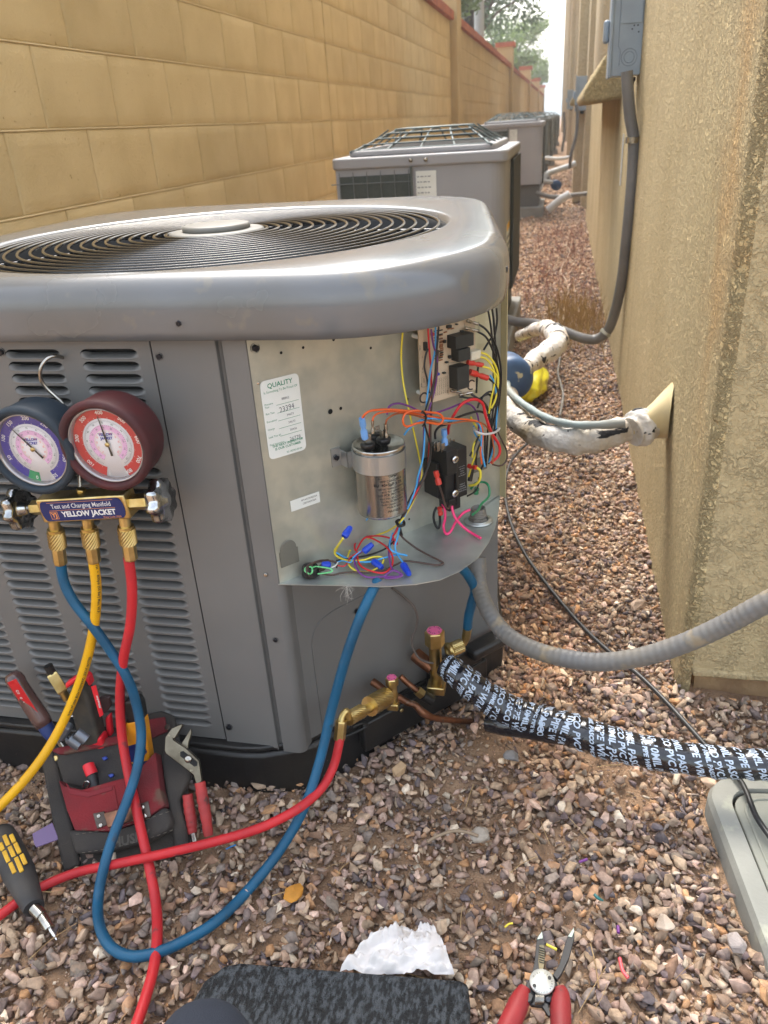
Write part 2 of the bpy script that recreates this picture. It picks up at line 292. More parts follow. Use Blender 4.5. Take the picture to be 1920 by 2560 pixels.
def stones(name, pos, size, prot, kindlabel, tone=None):
    n = len(pos); k = RNG.integers(0, len(prot), n)
    q = RNG.normal(size=(n, 4)); q /= np.linalg.norm(q, axis=1)[:, None]; w, x, y, z = q.T
    R = np.stack([1-2*(y*y+z*z), 2*(x*y-z*w), 2*(x*z+y*w), 2*(x*y+z*w), 1-2*(x*x+z*z), 2*(y*z-x*w), 2*(x*z-y*w), 2*(y*z+x*w), 1-2*(x*x+y*y)], -1).reshape(n, 3, 3)
    asp = np.stack([RNG.uniform(.8, 1.5, n), RNG.uniform(.58, 1.0, n), RNG.uniform(.36, .78, n)], -1)*size[:, None]/2
    col = (PAL*.88+PAL.mean(1, keepdims=True)*.12)[RNG.integers(0, len(PAL), n)]*RNG.uniform(.68, 1.22, (n, 1))
    if tone is not None: col = col*tone(pos)
    Vs = []; Fs = []; Cs = []; off = 0
    for i, (pv, pf) in enumerate(prot):
        idx = np.where(k == i)[0]
        if len(idx) == 0: continue
        vv = pv[None]*asp[idx][:, None, :]; vv = np.einsum('nij,nvj->nvi', R[idx], vv)
        vv[..., 2] *= .8; vv += pos[idx][:, None, :]
        Vs.append(vv.reshape(-1, 3)); m = len(pv)
        Fs.append((pf[None]+(np.arange(len(idx))*m)[:, None, None]+off).reshape(-1, 3)); Cs.append(np.repeat(col[idx], m, 0)); off += len(idx)*m
    Vs = np.concatenate(Vs); Fs = np.concatenate(Fs); Cs = np.concatenate(Cs)
    me = bpy.data.meshes.new(name); me.vertices.add(len(Vs)); me.vertices.foreach_set('co', Vs.ravel()); me.loops.add(len(Fs)*3); me.loops.foreach_set('vertex_index', Fs.ravel().astype(np.int32))
    me.polygons.add(len(Fs)); me.polygons.foreach_set('loop_start', np.arange(0, len(Fs)*3, 3, dtype=np.int32)); me.update(calc_edges=True)
    at = me.attributes.new('tint', 'FLOAT_COLOR', 'POINT'); at.data.foreach_set('color', np.concatenate([Cs, np.ones((len(Cs), 1))], 1).ravel())
    me.validate()
    o = link(name, me, stonem, kind='stuff'); o['label'] = kindlabel; return o
BOXC = (.262, .945)   # near left corner of the valve box, filled in below
def excl(p):
    x, y = p[:, 0], p[:, 1]
    a = (x < -.055-np.maximum(0, y-1.08)*.13) & (x > -1.0) & (y > .83) & (y < 1.72) & ((y-.835) > (x+.36)*1.22)
    b = (x > .228) & (y > 1.125)
    c = (x < -1.38)
    d = (x > .228+np.maximum(0, .86-y)*.13) & (y < .915) & (y > .66)
    e = (x > -.90) & (x < -.20) & (y > 3.1) & (y < 4.05)
    return ~(a | b | c | d | e)
def scatter(n, x0, x1, y0, y1, smin, smax, zoff=.0, thr=None, keep=1):
    p = np.stack([RNG.uniform(x0, x1, n), RNG.uniform(y0, y1, n), np.zeros(n)], -1); p = p[excl(p)]
    s = smin*(smax/smin)**(RNG.random(len(p))**1.5)
    if thr is not None:
        d = vnoise(p[:, 0], p[:, 1], 5.5, 3)+.5*vnoise(p[:, 0], p[:, 1], 17, 9); k = (d > thr) | (RNG.random(len(p)) < .16); p = p[k]; s = s[k]
    p[:, 2] = gh(p[:, 0], p[:, 1])+s*.22+zoff+RNG.uniform(-.002, .003, len(p)); return p, s
PB = [proto(9+i % 5, i, .035) for i in range(20)]; PS = [proto(8+i % 4, 50+i) for i in range(14)]
def tone(p):   # the pebbles next to the slab are coated with tan dust
    d = np.exp(-(((p[:, 0]+.02)/.09)**2+((p[:, 1]-1.2)/.32)**2))[:, None]
    return ((1-d)*1.0+d*np.array([[1.15, .95, .74]]))*1.12
A1, B1 = (-1.15, .62, .30, 1.14), (-.14, .24, 1.05, 2.3)
a = [scatter(8500, *A1, .011, .025, .006, -.30), scatter(2200, *A1, .018, .030, .006, -.1), scatter(3600, *B1, .011, .024, .006, -.3)]
stones('gravel', np.concatenate([q[0] for q in a]), np.concatenate([q[1] for q in a]), PB, 'crushed brown, pink and grey gravel stones', tone)
a = [scatter(15000, *A1, .010, .023, 0, -.5), scatter(5000, *B1, .010, .023, 0, -.6), scatter(1800, -1.35, -.95, .6, 1.2, .012, .026, .004, None)]
stones('gravel_bed', np.concatenate([q[0] for q in a]), np.concatenate([q[1] for q in a]), PS, 'lower layer of crushed gravel stones', tone)
a = [scatter(22000, *A1, .0025, .0085, .001), scatter(9000, *B1, .003, .009, .001), scatter(15000, -.35, .24, 2.1, 4.6, .011, .026, .004), scatter(7500, -.45, .24, 4.5, 9, .014, .034, .003), scatter(3000, -.6, .5, 8.5, 16, .02, .05, .003), scatter(2500, -1.38, -.96, 1.2, 3, .02, .035, .003)]
stones('gravel_grit', np.concatenate([q[0] for q in a]), np.concatenate([q[1] for q in a]), PS, 'small gravel and grit between the stones', tone)
def pebble(u, v, size, seed, col, label, flat=.6, rnd=False, dz=.4):
    p = P(u, v, z=.006); pv, pf = proto(14 if not rnd else 40, seed, .08)
    mb = MB(); r = random.Random(seed); q = Quaternion((0, 0, 1), r.uniform(0, 6))
    mb.add([p+(q @ V((a*size/2, b*size/2*.78, c*size/2*flat)))+V((0, 0, size*flat*dz)) for a, b, c in pv], [tuple(f) for f in pf])
    m = mat('pebble_%d' % seed, lin(col), .8, col2=tuple(.75*c for c in lin(col)), ns=70, nd=6, bump=.4, bs=300)
    return tag(mb.obj('pebble', m), label, 'stone')
pebble(1201, 2098, .034, 101, (176,164,150), 'rounded grey streaked pebble lying alone in the gravel right of the hoses', rnd=True)
pebble(1000, 1935, .030, 102, (190,158,122), 'blocky tan stone just in front of the black slab corner', .85)
pebble(1278, 1905, .034, 103, (132,128,126), 'large bluish grey stone below the black wrapped pipe', .8)
pebble(1772, 1965, .031, 104, (222,190,162), 'pale pink stone at the corner of the valve box', .6)
pebble(1662, 2325, .031, 105, (196,178,160), 'upright pale oval stone among the lower right gravel', .7)
pebble(735, 2238, .034, 106, (204,140,52), 'flat ochre stone in front of the blue hose', .35, rnd=True)
pebble(1840, 2370, .034, 107, (178,166,160), 'grey speckled stone near the lower right edge', .7)
pebble(1600, 1525, .050, 108, (196,170,148), 'broad flat pinkish rock between the black cable and the house', .5)
def straws():
    mb = MB(); r = random.Random(12)
    for i in range(150):
        x = r.uniform(-1.0, .6); y = r.uniform(.42, 1.1) if r.random() < .75 else r.uniform(1.1, 2.2)
        if y > 1.1: x = r.uniform(-.05, .2)
        if (x < -.1 and y > .8) or (x > .22 and y > .6): continue
        a = r.uniform(0, 3.14); l = r.uniform(.006, .032); z = float(gh(np.array([x]), np.array([y]))[0])+.018; p = V((x, y, z)); d = V((math.cos(a), math.sin(a), r.gauss(0, .2)))*l
        mb.tube([p-d, p+V((r.gauss(0, .003), r.gauss(0, .003), .002)), p+d], r.uniform(.0003, .0008), 4, 3)
    mb.obj('dry_straw_litter', mat('straw_litter', lin((196,166,120)), .9, col2=lin((150,120,84)), ns=30), kind='stuff')
straws()
# dry weeds behind the conduit bend
def weeds():
    mb = MB(); r = random.Random(4)
    for i in range(420):
        x = r.gauss(.07, .07); y = 3.75+r.gauss(0, .22); h = r.uniform(.04, .16); a = r.uniform(0, 6.28); l = r.uniform(.01, .07)
        if x > .215: continue
        p = V((x, y, 0)); q = p+V((math.cos(a)*l*.4, math.sin(a)*l*.4, h*.7)); s = p+V((math.cos(a)*l, math.sin(a)*l, h)); d = V((.0012, 0, 0))
        mb.add([p-d, p+d, q+d, q-d, s], [(0, 1, 2, 3), (3, 2, 4)])
    o = mb.obj('dry_grass', mat('straw', lin((190,160,104)), .9, col2=lin((150,120,80)), ns=20), kind='stuff')
    mb = MB()
    for i in range(700):
        x = r.uniform(-.18, .20); y = r.uniform(4.2, 7.2); h = r.uniform(.03, .12); p = V((x, y, 0)); q = p+V((r.gauss(0, .03), r.gauss(0, .03), h)); d = V((.0012, 0, 0))
        mb.add([p-d, p+d, q], [(0, 1, 2)])
    mb.obj('dry_weed_stubble', mat('stubble', lin((150,104,92)), .9), kind='stuff')
weeds()
# ------------------------------------------------------------------ left block wall
XW = -1.38
beadm = mat('bead_paint', lin((212,193,151)), .85, bump=.4, bs=130)
def blockwall():
    w = thing('block_wall', (XW, 1.0, 0), 'nearest yellow painted concrete block wall section behind the condensers', 'wall')
    bl, bh, bd_ = .3937, .2032, .19; z0 = .893-.118*1.38-.2032*4-.0
    MB().box((XW-.18, .6, -.2), (XW-.0035, 10.88, 1.95)).obj('core', mortarm, w)
    protos = []
    r = random.Random(3)
    for k in range(8):
        g = .0018; ys = [g, g+.003, g+.007]+[bl*(q+1)/7 for q in range(6)]+[bl-g-.007, bl-g-.003, bl-g]; zs = [g, g+.003, g+.007]+[bh*(q+1)/5 for q in range(4)]+[bh-g-.007, bh-g-.003, bh-g]
        vs = []
        for b_, z in enumerate(zs):
            for a_, y in enumerate(ys):
                e = min(a_, b_, len(ys)-1-a_, len(zs)-1-b_); x = (-.0055, -.0018, -.0004, 0)[min(e, 3)]
                vs.append((x+(r.uniform(-.0006, .0006) if e > 1 else 0), y+(r.uniform(-.0012, .0012) if e == 1 else 0), z+(r.uniform(-.001, .001) if e == 1 else 0)))
        nx = len(ys); me = bpy.data.meshes.new('block'); me.from_pydata(vs, [], [(q*nx+p, q*nx+p+1, (q+1)*nx+p+1, (q+1)*nx+p) for q in range(len(zs)-1) for p in range(nx-1)]); me.polygons.foreach_set('use_smooth', [True]*len(me.polygons)); me.update()
        me.materials.append(blockm); protos.append(me)
    n = 0; y_joint = 3.71*1.38
    for row in range(10):
        z = z0+row*bh
        if z < -.05 or z > 1.85: continue
        off = (2.13*1.38) if row % 2 == 1 else (2.13*1.38-bl/2)
        for i in range(-5, 22):
            y = off+i*bl
            if y+bl > 10.88 or y < 1.2: continue
            j = link('block', protos[r.randrange(8)], None, w, Matrix.Translation((XW+r.uniform(-.0008, .0008), y, z))); n += 1
    # vertical control joint sealant and raised bead under each course
    MB().box((XW-.006, y_joint-.006, 0), (XW+.003, y_joint+.004, 1.9)).obj('control_joint', mortarm, w)
    for row in range(10):
        z = z0+row*bh; pts = [(XW-.0015, y, z+.0005*math.sin(y*7+row)) for y in np.linspace(1.2, 10.8, 40)]
        MB().tube(pts, .0025, 6, 2).obj('mortar_bead', beadm, w)
    coping(w, 8.6, 10.86, 1.95)
    return w
def coping(par, y0, y1, z):
    mb = MB(); n = int((y1-y0)/.075); r = random.Random(int(y0*10))
    for i in range(n):
        a = y0+i*(y1-y0)/n; mb.box((XW-.2, a+.004, z+r.uniform(0, .003)), (XW+.05+r.uniform(0, .004), a+(y1-y0)/n-.004, z+.09))
    mb.box((XW-.19, y0, z+.004), (XW+.042, y1, z+.082))
    return mb.obj('brick_coping', brickm, par, kind='stuff')
blockwall()
wallfar = mat('painted_block_far', lin((190,168,124)), .85, col2=lin((176,154,112)), ns=3, bump=.4, bs=60)
def course_lines(par, y0, y1):
    mb = MB()
    for row in range(10):
        z = .893-.118*1.38-.2032*4+row*.2032
        mb.box((XW-.003, y0, z-.004), (XW+.004, y1, z+.003))
    mb.obj('mortar_line', wallfar, par)
lab = ['first block pilaster with red brick cap, at the end of the nearest wall section', 'second block pilaster with red brick cap along the wall', 'third block pilaster along the receding wall', 'fourth block pilaster along the receding wall', 'farthest block pilaster at the end of the alley']
py = [10.9, 22.2, 33.5, 45, 56]
for i, y in enumerate(py):
    t = thing('wall_pilaster', (XW, y, 0), lab[i], 'pilaster', 'pilasters of the boundary wall')
    MB().box((XW-.3, y, 0), (XW+.08, y+.45, 2.42-.02*i)).obj('shaft', wallfar, t)
    mb = MB(); 
    for a in range(6): mb.box((XW-.34, y-.05+a*.092, 2.42-.02*i), (XW+.13, y-.05+a*.092+.086, 2.50))
    mb.box((XW-.33, y-.045, 2.425-.02*i), (XW+.125, y+.495, 2.493)); mb.obj('brick_cap', brickm, t, kind='stuff')
lab = ['block wall section between the first and second pilasters', 'block wall section between the second and third pilasters', 'third receding block wall section', 'last visible block wall section']
for i in range(4):
    a, b = py[i]+.45, py[i+1]
    t = thing('block_wall', (XW, a, 0), lab[i], 'wall', 'receding sections of the boundary wall')
    MB().box((XW-.18, a, 0), (XW, b, 1.95-.02*i)).obj('wall_panel', wallfar, t)
    coping(t, a, b, 1.95-.02*i); course_lines(t, a, b)
# ------------------------------------------------------------------ right hand houses
XR = .223
def house():
    t = thing('house', (XR, 1.13, 0), 'near tan stucco house with coarse alley wall and a smoother end wall', 'house')
    mb = MB()
    # rounded corner plan extruded, wall above the screed
    pl = [(XR, 7.9)]+[(XR, y) for y in np.linspace(7.0, 1.20, 20)]
    for k in range(1, 8):
        a = math.pi*.5*k/8; pl.append((XR+.020-.020*math.cos(a), 1.150-.020*math.sin(a)))
    pl += [(XR+.020, 1.13)]
    def strip(plan, z0, z1, nz, name, m):
        b = MB(); n = len(plan)
        vs = [(x, y, z0+(z1-z0)*k/nz) for k in range(nz+1) for x, y in plan]
        b.add(vs, [(k*n+i, k*n+i+1, (k+1)*n+i+1, (k+1)*n+i) for k in range(nz) for i in range(n-1)], True); return b.obj(name, m, t)
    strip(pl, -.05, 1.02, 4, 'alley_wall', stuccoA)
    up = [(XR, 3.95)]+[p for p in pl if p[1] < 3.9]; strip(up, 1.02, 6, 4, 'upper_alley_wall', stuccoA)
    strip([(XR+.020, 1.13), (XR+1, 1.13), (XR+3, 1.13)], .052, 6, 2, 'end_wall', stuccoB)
    # recess above the ledge
    strip([(XR+.12, 6.3), (XR+.12, 3.95), (XR, 3.95)], 1.02, 6, 2, 'recess_wall', stuccoC)
    strip([(XR, 7.9), (XR, 6.3), (XR+.12, 6.3)], 1.02, 6, 2, 'recess_return', stuccoC)
    MB().box((XR, 3.95, .97), (XR+.13, 6.3, 1.019)).obj('recess_sill', stuccoC, t)
    strip([(XR+3, 7.9), (XR, 7.9)], .0, 6, 2, 'rear_wall', stuccoC)
    MB().box((XR+.020, 1.121, .040), (XR+3, 1.19, .052)).obj('screed_lip', stuccoB, t, bevel=.003)
    MB().box((XR+.03, 1.15, -.1), (XR+3, 7.88, .040)).obj('foundation', mat('foundation', lin((172,142,104)), .9, col2=lin((140,110,80)), ns=14, bump=.7, bs=60, bdist=.006), t)
    return t
house()
def ledge(o, w, label, par=None):
    # sloped-top projecting sill, profile swept along y
    x, y, z = o
    mb = MB(); pr = [(.03, .21), (-.03, .20), (-.075, .165), (-.115, .10), (-.150, .048), (-.156, .022), (-.142, 0), (-.05, .005), (.03, .01)]
    M = fm((x, y, z), (1, 0, 0), (0, 0, 1)); mb.prism(pr, M, -w)
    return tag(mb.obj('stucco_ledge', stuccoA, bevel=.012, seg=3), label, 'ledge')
ledge((XR, 3.75, .922), 1.9, 'rounded tan stucco ledge jutting from the near house wall beside the grey box')
def popouts(y0, y1, x0, label, seed, top=7):
    r = random.Random(seed); t = thing('house', (x0, y0, 0), label, 'house')
    MB().box((x0, y0, 0), (x0+3, y1, top)).obj('wall', stuccoC, t)
    y = y0+.6
    while y < y1-1.2:
        w = r.uniform(.5, 1.1); d = r.uniform(.04, .10)
        MB().box((x0-d, y, 0), (x0+.01, y+w, top-.01)).obj('wall_bump', stuccoC, t)
        if r.random() < .6:
            f = MB().box((x0-.03, y+w+.3, 2.0), (x0+.01, y+w+1.2, 3.2)).obj('window', mat('window_frame', lin((120,110,100)), .5), t)
            MB().box((x0-.035, y+w+.38, 2.08), (x0-.028, y+w+1.12, 3.12)).obj('pane', mat('pane', (.02,.03,.04), .08), f)
        y += w+r.uniform(1.2, 2.2)
    return t
popouts(8.9, 17.5, .20, 'second tan stucco house down the alley with wall bumps', 1)
popouts(19, 28, .16, 'third tan stucco house along the alley', 2)
popouts(30, 42, .08, 'fourth tan stucco house, far along the alley', 3)
popouts(44, 62, -.12, 'last stucco house closing the alley view on the right', 4, 8)
ledge((.20, 9.2, .95), 1.0, 'small stucco ledge on the second house behind the small grey box')
# ------------------------------------------------------------------ trees, poles and hill
leafm = mat('leaves', (.09,.15,.07), .6, col2=(.15,.22,.10), ns=.8, nd=2); leafm2 = mat('leaves_bright', (.13,.20,.05), .6, col2=(.18,.26,.08), ns=.8)
bark = mat('bark', lin((96,80,66)), .9)
def tree(x, y, h, cr, label, seed, lm, n=6000, lean=0, cz=.62):
    r = random.Random(seed); t = thing('tree', (x, y, 0), label, 'tree', None)
    tr = MB(); base = V((x, y, 0)); top = V((x+lean, y, h*.5)); tr.tube([base, base.lerp(top, .5)+V((.1, 0, 0)), top], [.16, .12, .09], 8)
    tips = []
    for k in range(9):
        a = k*2.4; L_ = cr*r.uniform(.5, .95); q = top+V((math.cos(a)*L_, math.sin(a)*L_*.7, h*r.uniform(.08, .42))); s = base.lerp(top, r.uniform(.55, 1))
        tr.tube([s, s.lerp(q, .5)+V((0, 0, .2)), q], [.07, .04, .012], 5); tips.append(q)
    tr.obj('trunk', bark, t)
    lf = MB(); vs = []; fs = []
    cl = [V((x+lean+r.gauss(0, cr*.50), y+r.gauss(0, cr*.5), h*cz+r.gauss(0, h*.17))) for _ in range(46)]+tips
    for i in range(n):
        c = r.choice(cl); p = c+V((r.gauss(0, cr*.13), r.gauss(0, cr*.13), r.gauss(0, cr*.10))); s = r.uniform(.03, .075)*(1+y/60)
        if p.z < 1.9 or (p.x > XW-.1 and p.z < 2.7) or p.x > -.02*y: continue
        a = V((r.gauss(0, 1), r.gauss(0, 1), r.gauss(0, 1))).normalized()*s; b = a.orthogonal().normalized()*s*.45; k = len(vs)
        vs += [p-a, p+b, p+a, p-b]; fs.append((k, k+1, k+2, k+3))
    lf.add(vs, fs); lf.obj('crown', lm, t); return t
def leafy(m):
    N = m.node_tree.nodes; L = m.node_tree.links; b = N['Principled BSDF']; c = b.inputs['Base Color'].links[0].from_socket; t = N.new('ShaderNodeBsdfTranslucent'); L.new(c, t.inputs[0]); x = N.new('ShaderNodeMixShader'); x.inputs[0].default_value = .5; L.new(b.outputs[0], x.inputs[1]); L.new(t.outputs[0], x.inputs[2]); L.new(x.outputs[0], N['Material Output'].inputs[0])
leafy(leafm); leafy(leafm2)
tree(-3.1, 15, 4.6, 1.5, 'large feathery green tree rising behind the boundary wall', 11, leafm, 9000, .5, .78)
tree(-3.0, 27, 6.4, 1.9, 'taller pale green tree further along, behind the grey pole', 12, leafm, 9000, .3, .72)
tree(-2.9, 40, 5.2, 1.9, 'bright green tree low at the end of the alley', 13, leafm2, 7000, .2, .60)
tree(-2.6, 58, 4.6, 2.1, 'farthest round green tree closing the alley', 14, leafm2, 6000, 0, .6)
q = P(1198, 60, y=20); tag(MB().tube([(q.x, 20, 0), (q.x, 20, 7)], .11, 10, crv=False).obj('street_pole', mat('pole_grey', lin((150,158,160)), .5)), 'pale grey metal pole standing in front of the trees behind the wall', 'pole')
q = P(1172, 40, y=17); tag(MB().tube([(q.x, 17, 0), (q.x, 17, 5.6)], .10, 10, crv=False).obj('dark_post', mat('post_dark', lin((52,52,60)), .6)), 'dark post just behind the first wall pilaster', 'post')
hl = MB(); vs = [(-60+i*4, 260, -1) for i in range(31)]+[(-60+i*4, 262+10, 9+4*math.sin(i*.5)+2*math.sin(i*1.7)) for i in range(31)]+[(-60+i*4, 300, -1) for i in range(31)]
hl.add(vs, [(i, i+1, 32+i, 31+i) for i in range(30)]+[(31+i, 32+i, 63+i, 62+i) for i in range(30)], True); hl.obj('hill', mat('hill', lin((150,170,180)), .9), kind='structure')
# ------------------------------------------------------------------ nearest condenser
X0, X1, Y0, Y1 = -.972, -.066, .808, 1.70
ZT = .758; FC = V((-.520, 1.200, 0)); FR_ = .351
PM = Matrix((TT, V((0, 0, 1)), TN)).transposed().to_4x4(); PM.translation = T0     # local (along plate, up, towards viewer)
def pm(s, z, o=0): return PM @ V((s, z, o))
U = thing('condenser', (-.52, 1.2, 0), 'nearest grey condenser with its corner cover off and the wiring exposed', 'air conditioner')
def rrect(x0, x1, y0, y1, r, per=24):
    out = []
    for cx, cy, a in ((x1-r, y0+r, -90), (x1-r, y1-r, 0), (x0+r, y1-r, 90), (x0+r, y0+r, 180)):
        for k in range(per): t = math.radians(a+90*k/(per-1)); out.append((cx+r*math.cos(t), cy+r*math.sin(t)))
    return out
def wx(x, y): return x-max(0, y-1.08)*.13*max(0, (x-FC.x)/(X1-FC.x))
def resamp(poly, n):
    pts = [V((*p, 0)) for p in poly]+[V((*poly[0], 0))]; L_ = [0]
    for a, b in zip(pts, pts[1:]): L_.append(L_[-1]+(b-a).length)
    out = []; j = 0
    for i in range(n):
        d = L_[-1]*i/n
        while L_[j+1] < d: j += 1
        t = (d-L_[j])/max(L_[j+1]-L_[j], 1e-9); out.append(pts[j].lerp(pts[j+1], t))
    return out
def lid():
    n = 256; mb = MB(); vs = []; base = resamp(rrect(X0, X1, Y0, Y1, .20), n)
    ang = [math.atan2(p.y-FC.y, p.x-FC.x) for p in base]
    def ring(d, z): 
        q = rrect(X0+d, X1-d, Y0+d, Y1-d, max(.20-d, .02)); q = resamp(q, n); return [V((wx(p.x, p.y), p.y, z)) for p in q]
    rings = []
    for d, z in [(.012, .690), (.003, .689), (0, .690), (-.001, .70), (-.001, .722), (.0002, .732), (.0026, .7405), (.0070, .7475), (.0115, .7522), (.0165, .7556), (.0220, .7577), (.0270, .7585)]: rings.append(ring(d, z))
    outer = rings[-1]
    def circ(r, z): return [V((FC.x+r*math.cos(a), FC.y+r*math.sin(a), z)) for a in ang]
    cin = circ(FR_+.014, .7587)
    rings.append([a.lerp(b, .5)+V((0, 0, .0006)) for a, b in zip(outer, cin)]); rings.append(cin)
    for r, z in [(.011, .7583), (.0075, .7570), (.004, .7530), (.0015, .747), (.0005, .738), (0, .725), (0, .66)]: rings.append(circ(FR_+r, z))
    for R_ in rings: vs += R_
    fs = [(k*n+i, k*n+(i+1) % n, (k+1)*n+(i+1) % n, (k+1)*n+i) for k in range(len(rings)-1) for i in range(n)]
    mb.add(vs, fs, True); o = mb.obj('lid', lidm, U)
    mod = o.modifiers.new('s', 'SOLIDIFY'); mod.thickness = .0012; mod.offset = 1; return o
LID = lid()
# fan guard
def ringmesh(r, rr, n=96, m=6):
    mb = MB(); vs = []; fs = []
    for i in range(n):
        a = 2*math.pi*i/n
        for k in range(m): b = 2*math.pi*k/m; q = r+rr*math.cos(b); vs.append((q*math.cos(a), q*math.sin(a), rr*math.sin(b)))
    fs = [(i*m+k, ((i+1) % n)*m+k, ((i+1) % n)*m+(k+1) % m, i*m+(k+1) % m) for i in range(n) for k in range(m)]
    return mb.add(vs, fs, True)
guardm = mat('guard_wire', (.018,.017,.016), .25, .3, coat=.6)
NR = 16
for i in range(NR):
    r = .078+i*(.343-.078)/(NR-1); z = .7535+.006*(1-(r/.36)**2)
    ringmesh(r, .0026).obj('guard_ring', guardm, U, M=Matrix.Translation((FC.x, FC.y, z)))
for k in range(8):
    a = math.radians(45*k-3); d = V((math.cos(a), math.sin(a), 0)); rr = .0035 if k % 2 else .0045
    end = .398 if k == 0 else .347
    MB().tube([FC+d*.07+V((0, 0, .7555)), FC+d*.2+V((0, 0, .753)), FC+d*end+V((0, 0, .7485 if k % 2 else .7515))], rr*.7, 6, crv=False).obj('guard_rod', guardm, U)
MB().lathe([(.0, .7630), (.068, .7630), (.072, .7618), (.0735, .759), (.072, .756), (.0, .756)], FC, n=48).obj('guard_hub', mat('hub_plastic', lin((120,117,110)), .5, col2=lin((106,104,98)), ns=30), U)
MB().lathe([(.0, .7715), (.047, .7715), (.051, .7705), (.0525, .767), (.0515, .762), (0, .762)], FC, n=48).obj('hub_cap', MT['hub_plastic'], U)
for k in range(3):
    mb = MB(); vs = []; nx, ny = 10, 8
    for i in range(nx+1):
        for j in range(ny+1):
            r = .06+.272*i/nx; a = math.radians(120*k+25+(j/ny-.5)*(62+20*i/nx)); vs.append((FC.x+r*math.cos(a), FC.y+r*math.sin(a), .70+.045*(j/ny-.5)+.01*math.sin(i)*.2))
    mb.add(vs, [(i*(ny+1)+j, (i+1)*(ny+1)+j, (i+1)*(ny+1)+j+1, i*(ny+1)+j+1) for i in range(nx) for j in range(ny)], True)
    o = mb.obj('fan_blade', mat('blade', (.05,.055,.065), .22, .7), U); o.modifiers.new('s', 'SOLIDIFY').thickness = .002
MB().lathe([(.06, .60), (.065, .62), (.065, .70), (.05, .715), (0, .716)], FC).obj('fan_motor', blackp, U)
# body
MB().box((-.86, .845, .085), (-.40, 1.62, .59)).obj('coil', dark, U)
def quad(name, a, b, z0, z1, m, th=.0015, par=U, M=None):
    a = V((*a, 0)); b = V((*b, 0)); t = (b-a).normalized(); nrm = V((t.y, -t.x, 0)); mb = MB()
    q = [a, b, b-nrm*th, a-nrm*th]; mb.add([p+V((0, 0, z0)) for p in q]+[p+V((0, 0, z1)) for p in q], [(0, 1, 5, 4), (1, 2, 6, 5), (2, 3, 7, 6), (3, 0, 4, 7), (4, 5, 6, 7), (3, 2, 1, 0)]); return mb.obj(name, m, par)
YF = .825; ZB, ZL = .083, .70
# louvre panel with real slots
cols_r = [-.477, -.5785, -.680, -.7815]; cw = .0775; pitch = .01512; lh = .0128; rows = 38; zt = .6755
lp = MB(); xa, xb = -.868, -.4612
edges = sorted([xa, xb]+[c for c in cols_r]+[c-cw for c in cols_r])
for a, b in zip(edges[::2], edges[1::2]): lp.box((a, YF, ZB), (b, YF+.0012, ZL))
for c in cols_r:
    lp.box((c-cw, YF, zt), (c, YF+.0012, ZL))
    for k in range(rows):
        z1 = zt-k*pitch-lh; z0 = zt-(k+1)*pitch if k < rows-1 else ZB
        lp.box((c-cw, YF, z0), (c, YF+.0012, z1))
LP = lp.obj('louvre_panel', paint, U)
def louvre_mesh():
    nx = 26; w = cw; prof = [(0, 0), (-.0009, .0004), (-.0012, .0013), (-.0004, .0023), (.0012, .0030), (.0034, .0038), (.0062, .0046), (.0095, .0048), (.0140, .0050)]; nz = len(prof)-1; vs = []
    def ss(t): t = max(0, min(1, t)); return t*t*(3-2*t)
    us = [.5-.5*math.cos(math.pi*i/nx) for i in range(nx+1)]
    for j in range(nz+1):
        for i in range(nx+1):
            u = us[i]; e = min(u, 1-u)*w; rnd = .0100; k = ss(e/.0120)
            topz = lh*(1 if e > rnd else (1-.8*(1-math.sqrt(max(0, 1-(1-e/rnd)**2)))))
            d, z = prof[j]; vs.append(((u-.5)*w, d*k, z*k+(j/nz)*topz*(1-k)))
    fs = [(j*(nx+1)+i, j*(nx+1)+i+1, (j+1)*(nx+1)+i+1, (j+1)*(nx+1)+i) for j in range(nz) for i in range(nx)]
    mb = MB().add(vs, fs, True)
    for s in (0, 1):
        idx = [i for i in range(nx+1) if min(us[i], 1-us[i])*w <= .0112 and ((i < nx/2) == (s == 0))]
        tv = []
        for i in idx: e = min(us[i], 1-us[i])*w; tv.append(((us[i]-.5)*w, -.0001, lh*(1 if e > .010 else (1-.8*(1-math.sqrt(max(0, 1-(1-e/.010)**2)))))))
        tp = [(p[0], -.0001, lh+.0006) for p in tv]; m = len(tv)
        mb.add(tv+tp, [(i, i+1, m+i+1, m+i) for i in range(m-1)])
    me = mb.mesh('louvre'); me.materials.append(paint); return me
LM = louvre_mesh()
for ci, c in enumerate(cols_r):
    for k in range(rows): link('louvre', LM, None, U, Matrix.Translation((c-cw/2, YF, zt-k*pitch-lh)))
MB().box((xa, YF+.016, ZB), (xb, YF+.018, ZL)).obj('slot_shade_sheet', dark, U)  # black sheet added behind the slots, standing in for the shade inside
quad('flat_panel', (-.4588, YF-.001), (-.3795, YF-.001), ZB-.006, ZL, paint)
